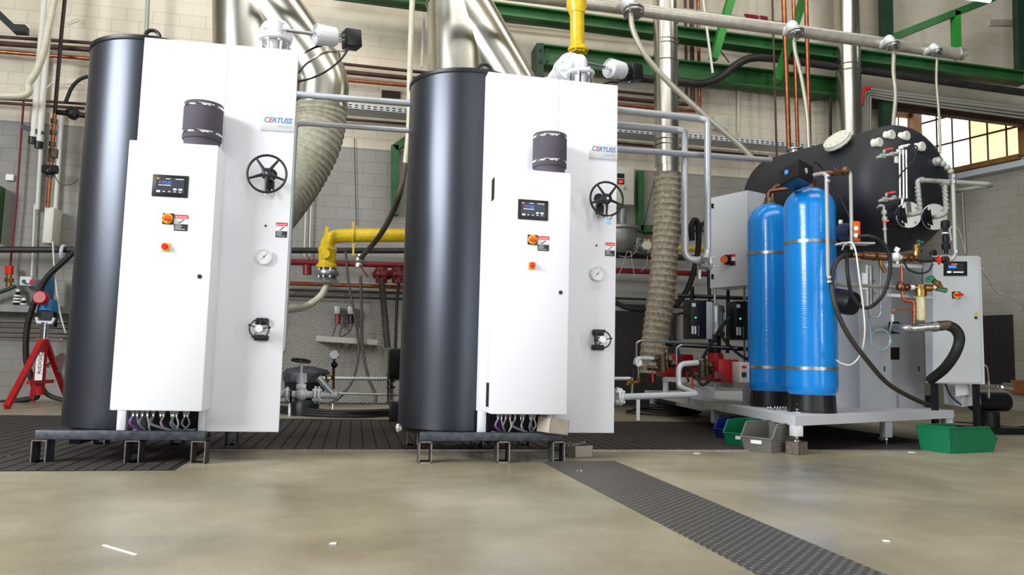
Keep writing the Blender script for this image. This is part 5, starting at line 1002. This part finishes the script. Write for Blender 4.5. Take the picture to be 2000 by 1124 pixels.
for x in (1396, 1454): build(MB().cyl(fl(gf(x, 550, -.1), zb_), V(fl(gf(x, 550, -.1), zb_), 760), .012, 8), 'stand_rod', 'steel', t)
# ------------------------------------------------------------------ pumps
pf = thing('pump_stand', 'raised grey steel frame on the skid carrying the red pumps', 'frame', Z(1420, 790, ZS)); hF = .16
fa, fb, fc = Z(1340, 778, ZS), Z(1458, 790, ZS), Z(1300, 767, ZS)
build(MB().bar(fl(fc, ZS+hF), fl(fb, ZS+hF), .08, .06).bar(fl(fb, ZS+hF), fl(fb, ZS+hF)+YY*.9, .08, .06).bar(fl(fc, ZS+hF), fl(fc, ZS+hF)+X*.6+YY*.2, .08, .06), 'frame_rail', 'skid', pf, smooth=0)
for q in (fb, fa, fc): build(MB().cyl(fl(q, ZS), fl(q, ZS+hF), .032), 'leg', 'skid', pf)
def pump(loc, label, first=None):
    if first: return dup(first, loc, 0, label)
    t = thing('booster_pump', label, 'pump', loc, 'booster pumps on the skid', True)
    build(MB().box((-.16, -.12, 0), (.16, .12, .05)).lathe([(.12, .05), (.13, .06), (.13, .16), (.08, .19), (.07, .24)], (0, 0, 0), ZZ, 28).cyl((-.2, 0, .1), (.2, 0, .1), .06), 'pump_base', 'red', t)
    build(MB().lathe([(.055, .2), (.055, .38), (.085, .39), (.085, .41)], n=28), 'lantern', 'blackm', t)
    mb = MB(); mb.lathe([(.085, .40), (.088, .41), (.088, .62), (.08, .66), (.03, .68)], n=32)
    for k_ in range(14): a = 2*pi*k_/14; mb.bar(Vector((cos(a)*.088, sin(a)*.088, .43)), Vector((cos(a)*.088, sin(a)*.088, .60)), .004, .014, (cos(a), sin(a), 0))
    build(mb, 'motor', 'steel', t)
    v = build(MB().box((-.27, -.09, .36), (-.12, .08, .70), .01), 'drive_housing', 'black', t); build(MB().box((-.119, -.08, .36), (-.06, .06, .69), .004), 'terminal_box', 'panel', t)
    for q_ in (((-.26, -.093, .64), (-.226, -.089, .67)), ((-.262, -.093, .40), (-.246, -.089, .47)), ((-.236, -.093, .40), (-.22, -.089, .47))): build(MB().box(*q_), 'rating_label', 'whlab', v)
    mb = MB()
    for k_ in range(7): mb.box((-.20, -.093, .385+k_*.014), (-.194, -.089, .391+k_*.014))
    build(mb, 'indicator_row', 'whlab', v, smooth=0); build(MB().cyl((-.226, -.09, .545), (-.226, -.096, .545), .007), 'status_light', 'led', v)
    return t
PM = T(1396, 716, 6.75); PM.z = ZS+hF+.031; p1 = pump(PM, 'left booster pump with silver motor and black drive box')
PM2 = T(1352, 716, 7.9); PM2 = T(1482, 720, 6.75); PM2.z = ZS+hF+.031; pump(PM2, 'booster pump half hidden behind the left blue vessel', p1)
# lids, tubes, valves on pumps
t = thing('suction_header', 'thin silver pipes and bronze valves in front of the left pump', 'pipe', T(1245, 710, 6.2)); k = px(1, T(1250, 700, 6.2))
build(MB().tube(bend([T(1243, 702, 6.2), T(1243, 670, 6.2), T(1250, 666, 6.2), T(1400, 672, 6.6)], .04), 1.9*k, 10), 'upper_tube', 'steel', t)
build(MB().tube(bend([T(1321, 712, 6.3), T(1321, 679, 6.3), T(1330, 674, 6.3), T(1440, 680, 6.6)], .04), 1.9*k, 10), 'upper_tube', 'steel', t)
build(MB().tube(bend([T(1240, 712, 6.2), T(1242, 702, 6.2), T(1250, 700, 6.2), T(1275, 701, 6.3)], .04), 4*k, 14), 'inlet_pipe', 'castalu', t)
for i, (x, y, tt) in enumerate(((1294, 708, 6.4), (1372, 720, 6.4))):
    v = thing('bronze_valve_block', ['left cluster of bronze valves by the thin silver pipes', 'right cluster of bronze valves at the end of the silver feed pipe'][i], 'valve', T(x, y+20, tt)); k = px(1, T(x, y, tt))
    mb = MB(); mb.cyl(T(x-22, y-7, tt), T(x+12, y-6, tt), 6*k, 10).cyl(T(x-2, y-14, tt), T(x-1, y+18, tt), 9*k, 12).nut(T(x-10, y-7, tt), X, 8*k, 5*k).nut(T(x+12, y-4, tt), X, 10*k, 7*k).nut(T(x+18, y+4, tt), X, 8*k, 9*k).cyl(T(x-30, y+11, tt), T(x, y+13, tt), 4.5*k, 10).nut(T(x-26, y+11, tt), X, 6*k, 5*k).nut(T(x-14, y+12, tt), X, 6*k, 6*k).cyl(T(x+8, y-20, tt), T(x+9, y+10, tt), 5*k, 10)
    build(mb, 'bronze_body', 'oldbrass', v); build(MB().cyl(T(x-7, y-17, tt), T(x-7, y-21, tt), 3*k, 8).cyl(T(x+8, y-20, tt), T(x+8, y-24, tt), 3*k, 8).cyl(T(x, y-16, tt), T(x, y-19, tt), 2*k, 8), 'cap_screw', 'chrome', v)
    build(MB().bar(T(x-20, y+18, tt-.05), T(x-19, y+40, tt-.05), 3*k, 2*k, YY), 'red_lever', 'redbtn', v)
t = thing('pump_cover', 'red pump cover on the raised frame, right of the bronze valves', 'pump', T(1428, 745, 6.3)); k = px(1, T(1428, 720, 6.3))
build(MB().box(T(1404, 747, 6.25), T(1446, 703, 6.3)+YY*.3, .02), 'cover', 'red', t); build(MB().bar(T(1394, 733, 6.24), T(1412, 733, 6.24), .05, .06), 'stub', 'redpipe', t)
t = thing('pump_cover', 'red pump cover behind the left bronze valves', 'pump', T(1330, 735, 6.9)); build(MB().box(T(1302, 737, 6.9), T(1358, 693, 6.95)+YY*.3, .02), 'cover', 'red', t)
t = thing('terminal_cover', 'small beige cover with danger label beside the left blue vessel', 'box', T(1453, 748, 6.2)); build(MB().box(T(1445, 748, 6.15), T(1463, 708, 6.2)+YY*.15, .01), 'cover', 'boxw', t)
build(MB().box(T(1449, 720, 6.14), T(1458, 715, 6.14)), 'danger_band', 'redlab', t); build(MB().box(T(1449, 737, 6.14), T(1458, 728, 6.14)), 'danger_text', 'dklab', t)
build(MB().box(Z(1366, 777, ZS), Z(1366, 777, ZS)+Vector((.17, .2, .1)), .003), 'grey_box', 'panel', None, 'small grey metal box on the left edge of the skid', 'box')
for i, (pts, w, l) in enumerate((([(1345, 745, 6.2), (1330, 700, 6.4), (1312, 660, 6.6), (1315, 620, 6.8), (1340, 610, 7)], 5, 'black cable rising left of the drive box'), ([(1372, 700, 6.4), (1390, 670, 6.4), (1405, 645, 6.4), (1425, 622, 6.4)], 6, 'black cable slanting across the silver motor'), ([(1425, 622, 6.4), (1410, 635, 6.3), (1412, 660, 6.3), (1440, 690, 6.3), (1465, 705, 6.3)], 6, 'black cable looping in front of the second drive box'), ([(1385, 745, 6.2), (1372, 752, 6.1), (1362, 740, 6.2), (1340, 715, 6.4)], 6, 'black cable entering the small grey box'))):
    rt('black_cable', pts, w, 'rubber', l, 'cable', sp=True)
for pts, w, l in (([(1325, 578, 7.6), (1480, 584, 7.2)], 8, 'upper dark level pipe behind the drive boxes'), ([(1300, 672, 7.2), (1480, 684, 6.9)], 9, 'lower dark level pipe below the drive boxes'), ([(1352, 560, 7.5), (1351, 640, 7.5)], 8, 'dark upright pipe behind the left drive box'), ([(1422, 560, 7.2), (1421, 690, 7.2)], 7, 'dark upright pipe between the two drive boxes')):
    rt('pump_pipe', pts, w, 'blackm', l)
# dosing pump
t = thing('dosing_pump', 'dosing pump with orange face beside the right blue vessel', 'pump', T(1660, 475, 5.35)); k = px(1, T(1660, 455, 5.35))
build(MB().cyl(T(1644, 453, 5.4), T(1668, 452, 5.3), 17*k, 24), 'housing', 'dblue', t); build(MB().box(T(1666, 471, 5.25), T(1682, 432, 5.27)+YY*.03, .008), 'control_face', 'orange', t)
build(MB().cyl(T(1672, 446, 5.23), T(1672, 446, 5.2), 4*k).cyl(T(1672, 460, 5.23), T(1672, 460, 5.2), 4*k), 'knob', 'whlab', t); build(MB().cyl(T(1636, 450, 5.42), T(1645, 452, 5.4), 8*k).cyl(T(1642, 440, 5.4), T(1642, 430, 5.4), 4*k), 'pump_head', 'boxw', t)
build(MB().bar(T(1640, 476, 5.35), T(1700, 477, 5.4), .1, .012), 'pump_shelf', 'panel', None, 'small steel shelf under the dosing pump', 'shelf')
rt('black_hose', [(1676, 462, 5.2), (1700, 462, 5.15), (1725, 475, 5.15), (1738, 505, 5.15), (1736, 545, 5.15), (1722, 580, 5.15), (1700, 600, 5.2), (1680, 598, 5.2), (1662, 570, 5.2), (1655, 530, 5.2), (1654, 495, 5.3)], 7, 'rubber', 'thick black cable looping in front of the grey panel', 'cable', sp=True)
rt('white_hose', [(1645, 488, 5.3), (1650, 478, 5.25), (1662, 474, 5.2), (1671, 490, 5.15), (1678, 540, 5.1), (1686, 600, 5.1), (1689, 650, 5.1), (1682, 690, 5.15), (1664, 712, 5.2), (1645, 711, 5.3), (1634, 704, 5.4)], 3.2, 'cond', 'thin white hose hanging in a long loop beside the blue vessel', 'hose', sp=True)
rt('brown_hose', [(1668, 497, 5.4), (1648, 500, 5.3), (1632, 515, 5.2), (1624, 548, 5.15), (1632, 600, 5.1), (1655, 652, 5.1), (1690, 700, 5.15), (1732, 748, 5.3), (1778, 776, 5.5), (1815, 792, 5.8)], 9, 'hosebr', 'long brown hose sweeping down across the grey panel', 'hose', sp=True, n=14)
mb = MB(); k = px(1, T(1665, 595, 5.5)); mb.lathe([(0, 0), (22*k, 0), (24*k, .03), (24*k, .2), (12*k, .24)], T(1668, 594, 5.45), Vector((-.4, 1, .25)), 28)
build(mb, 'pump_motor', 'blackm', None, 'dark round pump motor lying between vessel and panel', 'motor')
ev = Z(1662, 775, ZS)+YY*.5; build(MB().lathe([(.12, 0), (.12, .08), (.16, .1), (.2, .17), (.2, .75), (.15, .82)], ev, ZZ, 28), 'expansion_vessel', 'ledge', None, 'dim grey round vessel standing on the skid behind the white hose', 'vessel')
# bronze manifold, upper
tm = 5.35; U = lambda x, y, o=0: T(x, y, tm+o); k = px(1, U(1740, 500))
t = thing('bronze_manifold', 'upper bronze manifold with taps across the grey panel', 'manifold', U(1740, 510))
build(MB().cyl(U(1664, 498), U(1740, 502), 6*k, 14).cyl(U(1684, 499), U(1706, 501), 8.5*k, 12).cyl(U(1712, 501), U(1732, 502), 8.5*k, 12).nut(U(1708, 501), X, 10*k, 4*k).cyl(U(1760, 504), U(1788, 504), 6.5*k, 12).nut(U(1770, 504), X, 9*k, 6*k).nut(U(1780, 504), X, 9*k, 5*k), 'bronze_body', 'bronze', t)
build(MB().cyl(U(1738, 502), U(1762, 504), 5*k, 12).ball(U(1750, 502), 9*k).cyl(U(1750, 500), U(1753, 488), 3*k, 8).bar(U(1748, 486), U(1756, 490), 3*k, 9*k).cyl(U(1753, 508), U(1753, 516), 2.5*k, 8), 'ball_valve', 'castalu', t)
build(MB().tube(bend([U(1787, 504), U(1790, 492), U(1788, 478)], .02), 4.5*k, 10).cyl(U(1788, 490), U(1796, 476), 3.5*k, 8), 'angle_tap', 'brass', t)
build(MB().cyl(U(1719, 508), U(1721, 520), 4*k, 8).cyl(U(1720, 518), U(1729, 532), 4*k, 8), 'drain_tap', 'brass', t)
build(MB().torus(U(1797, 473), Vector((.4, -.3, .9)), 6*k, 1.5*k, 16, 6).cyl(U(1790, 475), U(1803, 472), 1.3*k, 6), 'green_wheel', 'crateg', t)
build(MB().cyl(U(1790, 506), U(1852, 508), 5*k, 12).cyl(U(1797, 507), U(1820, 507), 6.5*k, 12).nut(U(1846, 508), X, 8*k, 8*k), 'steel_pipe', 'darkpipe', t)
build(MB().torus(U(1834, 508, -.05), Vector((.9, -.5, 0)), 8*k, 1.8*k, 20, 6).cyl(U(1834, 500, -.05), U(1834, 516, -.05), 1.4*k, 6).cyl(U(1828, 508, -.02), U(1836, 508, -.05), 2*k, 6), 'red_wheel', 'redbtn', t)
build(MB().box(U(1818, 499), U(1833, 488)+YY*.03, .003).bar(U(1800, 491), U(1818, 491), 6*k, 5*k), 'solenoid', 'black', t)
build(MB().bar(U(1727, 518, .1), U(1800, 521, .1), .02, .025), 'support_rail', 'panel', None, 'upper dark rail fixed across the grey panel', 'rail')
build(MB().bar(U(1733, 577, .1), U(1828, 581, .1), .02, .022), 'support_rail', 'panel', None, 'lower dark rail fixed across the grey panel', 'rail')
rt('black_hose', [(1765, 512, 5.3), (1775, 527, 5.3), (1795, 534, 5.3), (1813, 530, 5.3), (1822, 515, 5.3)], 4, 'rubber', 'short black cable sagging under the upper manifold', 'cable', sp=True)
# lower manifold with filter
t = thing('filter_assembly', 'brass filter with pale bowl on the lower manifold', 'filter', U(1798, 630))
build(MB().cyl(U(1752, 561), U(1776, 562), 6*k, 12).ball(U(1760, 561), 9*k).cyl(U(1759, 560), U(1757, 549), 5*k, 8).nut(U(1772, 562), X, 8*k, 5*k), 'bronze_tee', 'bronze', t)
for xx in (1776, 1818): build(MB().cyl(U(xx, 562), U(xx+10, 562), 5*k, 12), 'union', 'castalu', t)
build(MB().cyl(U(1785, 562), U(1820, 563), 7*k, 16).lathe([(10*k, 0), (11*k, -4*k), (11*k, -16*k), (9*k, -16*k)], U(1798, 563), ZZ, 24).cyl(U(1798, 556), U(1798, 566), 10*k), 'filter_head', 'yellow' if 0 else 'brass', t)
build(MB().lathe([(8.5*k, 0), (8.5*k, -48*k), (7*k, -54*k), (2*k, -56*k)], U(1798, 572), ZZ, 28), 'filter_bowl', 'filt', t)
build(MB().cyl(U(1826, 563), U(1848, 568), 5*k, 10).cyl(U(1823, 548), U(1838, 562), 5*k, 10).nut(U(1830, 556), Vector((1, 0, -.9)), 8*k, 6*k), 'angle_valve', 'brass', t)
build(MB().torus(U(1816, 545), Vector((-.7, -.3, .7)), 7*k, 2*k, 16, 6).cyl(U(1811, 545), U(1823, 547), 1.5*k, 6), 'green_wheel', 'crateg', t)
build(MB().bar(U(1832, 566, -.03), U(1849, 569, -.03), 7*k, 4*k), 'green_lever', 'crateg', t)
t = thing('copper_riser', 'new copper tube dropping from the manifold to the grey waste pipe', 'pipe', U(1785, 630))
build(MB().tube(bend([U(1761, 518), U(1762, 578), U(1765, 587), U(1783, 589), U(1785, 595), U(1785, 632)], .02, 4), 3*k, 12), 'main_tube', 'copperr', t)
build(MB().tube(bend([U(1785, 604), U(1745, 605), U(1743, 614)], .015, 4), 2*k, 10), 'side_tube', 'copperr', t)
mb = MB()
for y in (592, 600, 608, 616, 624): mb.cyl(U(1785, y), U(1785, y+3), 4.2*k, 12)
for x in (1768, 1773, 1778): mb.cyl(U(x, 588), U(x+2, 588.5), 4.2*k, 12)
build(mb, 'solder_joint', 'copper', t)
t = thing('waste_pipe', 'thick silver pipe stub leaving the panel below the filter', 'pipe', U(1790, 650))
build(MB().tube(bend([up(1747, 640, -.0), T(1750, 641, 5.5), T(1770, 642, 5.4), T(1828, 638, 5.4)], .06), 8.5*k, 20), 'pipe_run', 'steel', t)
for x0, x1 in ((1777, 1800), (1822, 1830)): build(MB().cyl(T(x0, 642-(x0-1777)*.07, 5.4), T(x1, 642-(x1-1777)*.07, 5.4), 10*k), 'fitting_ring', 'steel', t)
t = thing('drain_hose', 'thick black hose curving down from the silver waste pipe', 'hose', T(1815, 750, 5.6))
build(MB().tube(spline([T(1852, 636, 5.38), T(1866, 644, 5.38), T(1874, 662, 5.38), T(1866, 690, 5.4), T(1845, 720, 5.5), T(1818, 742, 5.7)], 8), 10*k, 18), 'hose', 'rubber', t); build(MB().cyl(T(1829, 638, 5.4), T(1856, 636, 5.38), 9*k, 10).nut(T(1836, 637, 5.4), X, 11*k, 6*k).nut(T(1848, 636, 5.4), X, 11*k, 6*k), 'hose_connector', 'oldbrass', t)
t = thing('coiled_tube', 'clear tube with one coil hanging on the grey panel', 'tube', T(1720, 680, 5.6)); k5 = px(1, T(1720, 660, 5.6))
pts = [T(1697, 600, 5.6), T(1698, 630, 5.6), T(1702, 660, 5.6)]+[T(1720+19*cos(a), 664+20*sin(a), 5.6+.004*i) for i, a in enumerate([radians(200-30*j) for j in range(0, 20)])]+[T(1738, 650, 5.66), T(1743, 625, 5.66)]
build(MB().tube(spline(pts, 5), 2.2*k5, 8), 'tube_run', 'clear', t); build(MB().cyl(T(1743, 628, 5.6), T(1743, 614, 5.6), 3*k5), 'end_sleeve', 'castalu', t)
rt('drain_tube', [(1719, 520, 5.5), (1720, 612, 5.5), (1716, 620, 5.5), (1702, 620, 5.5), (1699, 612, 5.5), (1699, 600, 5.5)], 3.5, 'steel', 'thin steel U-shaped tube in front of the grey panel', rad=.03)
# white cable right of the cabinet
wc = [SW(1882, 420, .15), SW(1870, 440, .3)]; rt('white_cable', [(1916, 524, 6.4), (1930, 545, 6.6), (1948, 572, 7), (1975, 582, 7.5), (2010, 606, 8)], 3, 'cond', 'white cable leaving the far right switch cabinet', 'cable', sp=True)
rt('white_cable', [(1858, 470, 5.9), (1856, 445, 5.9), (1872, 450, 6.0), (1886, 496, 6.2)], 2.5, 'cond', 'thin white cable loop above the far right switch cabinet', 'cable', sp=True)
# nuts on the skid edge, levelling bolt
for i in range(8):
    x = 1500+5.3*i+(3 if i > 1 else 0); p = Z(x, 802, ZS)+ZZ*.008; build(MB().nut(p, ZZ+X*.3*((i % 3)-1), .011, .012).ball(p+ZZ*.014, .008), 'hex_nut', 'chrome', None, ['first', 'second', 'third', 'fourth', 'fifth', 'sixth', 'seventh', 'last'][i]+' nut from the left in the shiny row on the skid edge', 'nut', 'nuts on the skid edge')
p = Z(1559, 806, ZS); build(MB().disc(p+ZZ*.003, ZZ, .04, .006).cyl(p, p+ZZ*.075, .010, 10).nut(p+ZZ*.02, ZZ, .02, .014).nut(p+ZZ*.06, ZZ, .013, .012), 'ground_bolt', 'chrome', None, 'upright bolt on the front corner of the skid', 'bolt')
# ------------------------------------------------------------------ crates
def crate(P, w, l, h, rot, m, name, label, ribs=0, lab=None):
    t = thing(name, label, 'crate', P, None, True, rot); th = .004; mb = MB(); s = .84; sb = .9
    # x across, y along: open sloped front at -y
    bt = [(-w/2*sb, -l/2*.88, 0), (w/2*sb, -l/2*.88, 0), (w/2*sb, l/2*sb, 0), (-w/2*sb, l/2*sb, 0)]; tp = [(-w/2, -l/2*.62, h), (w/2, -l/2*.62, h), (w/2, l/2, h), (-w/2, l/2, h)]
    md = [(-w/2, -l/2, h*.5), (w/2, -l/2, h*.5)]
    def sheet(pts, n): mb.prism(pts, Vector(n)*th)
    sheet(bt, (0, 0, 1)); sheet([bt[3], bt[2], tp[2], tp[3]], (0, -1, 0)); sheet([bt[0], bt[1], md[1], md[0]], (0, 1, 0))
    sheet([bt[1], bt[2], tp[2], tp[1], md[1]], (-1, 0, 0)); sheet([bt[0], bt[3], tp[3], tp[0], md[0]], (1, 0, 0))
    build(mb, 'bin_shell', m, t, smooth=0)
    mb = MB(); r_ = .006
    for sx in (-1, 1): mb.tube([Vector((sx*w/2, l/2, h)), Vector((sx*w/2, -l/2*.62, h)), Vector((sx*w/2, -l/2, h*.5))], r_, 8)
    mb.tube([Vector((-w/2, l/2, h)), Vector((w/2, l/2, h))], r_, 8).tube([Vector((-w/2, -l/2, h*.5)), Vector((w/2, -l/2, h*.5))], r_, 8); build(mb, 'rim', m, t)
    if ribs:
        mb = MB()
        for i in range(ribs):
            f = (i+.5)/ribs
            for sx in (-1, 1):
                if ribs > 4: z = h*(.12+.8*f); x_ = sx*w/2*(sb+(1-sb)*z/h+.01); mb.bar((x_, -l/2*.6, z), (x_, l/2*.9, z), .006, .006)
                else: y_ = -l/2*.5+l*.7*f; mb = MB(); build(mb.bar((sx*w/2*sb, y_, 0.005), (sx*w/2, y_, h), .006, .012, YY), 'rib', m, t, smooth=0)
        if ribs > 4: build(mb, 'rib', m, t, smooth=0)
    if lab: build(MB().obox((-.0, -l/2*.98-.004, h*.36), X*lab, ZZ*.012, YY*.001), 'label', 'whlab', t, smooth=0)
    return t
c = Z(1515, 887)+Vector((.06, .17, 0)); crate(c, .23, .36, .19, radians(-60), 'crategr', 'storage_bin', 'grey ribbed storage bin under the front corner of the skid', 8, .04)
c = Z(1490, 879)+Vector((.05, .27, 0)); crate(c, .23, .36, .18, radians(-55), 'crateg', 'storage_bin', 'green storage bin between the grey and the blue one', 2, .02)
c = Z(1483, 866)+Vector((.0, .35, 0)); crate(c, .22, .36, .15, radians(-50), 'crateb', 'storage_bin', 'dark blue storage bin mostly hidden behind the green one', 0, .02)
c = Z(1890, 886)+Vector((.03, .13, 0)); crate(c, .26, .52, .18, radians(104), 'crateg', 'storage_bin', 'large green storage bin on the floor at the right', 3)
p = Z(1722, 862); build(MB().ball(p+ZZ*.02, .03, 8, sq=.7).ball(p+Vector((.03, .01, .015)), .022, 7, sq=.6), 'plastic_bag', 'clear', None, 'crumpled clear plastic beside the skid foot', 'bag')
p = Z(1425, 858); build(MB().ball(p+ZZ*.01, .02, 7, sq=.5), 'paper_ball', 'paper', None, 'crumpled white paper beside the blue bin', 'scrap')
# dark pump gear in the far right corner
t = thing('floor_pump', 'dark pump with chrome fittings on the floor at the far right', 'pump', Z(1950, 800)); g = T(1945, 775, 7.2)
build(MB().cyl(g-X*.25-ZZ*.05, g+X*.1-ZZ*.05, .09, 24).lathe([(.1, 0), (.1, .2)], fl(g, 0)-X*.1, ZZ, 20).box(fl(g, 0)+Vector((-.3, -.15, 0)), fl(g, 0)+Vector((.25, .2, .06))), 'pump_body', 'blackm', t)
build(MB().tube([T(1900, 756, 7), T(1935, 758, 7), T(1975, 757, 7)], .014, 10).nut(T(1900, 756, 7), X, .025, .03).nut(T(1950, 758, 7), X, .025, .02).cyl(T(1960, 755, 6.95), T(1975, 757, 6.95), .035).cyl(T(1931, 745, 7), T(1931, 778, 7), .012), 'fitting', 'chrome', t)
rt('white_hose', [(1921, 712, 6.5), (1928, 720, 6.6), (1931, 745, 6.9)], 3, 'cond', 'short pale hose between the switch cabinet and the floor pump', 'hose', sp=True)
pipe('black_hose', [Z(1900, 800)+ZZ*.02, Z(1950, 796)+ZZ*.1, Z(1985, 790)+ZZ*.12, Z(2006, 786)+ZZ*.13], 12, 'rubber', 'thick black hose leading right from the floor pump', 'hose', sp=True)
pipe('black_cable', [Z(1865, 826)+ZZ*.006, Z(1920, 830)+ZZ*.006, Z(1960, 838)+ZZ*.006, Z(2006, 834)+ZZ*.006], 3, 'rubber', 'black cable lying on the floor at the right edge', 'cable', sp=True)
pipe('black_cable', [T(1846, 750, 6.4), T(1858, 775, 6.4), T(1878, 792, 6.4)], 3, 'rubber', 'black cable hanging under the far right switch cabinet', 'cable', sp=True)
t = thing('cable_coil', 'dark cables coiled on the floor under the left end of the skid', 'cables', Z(1300, 815))
for i in range(5):
    c = Z(1290+12*i, 812)+Vector((0, .05*i, .03+.012*i)); build(MB().torus(c, ZZ+X*.05*i, .38-.03*i, .012, 40, 6), 'loop', 'rubber', t)
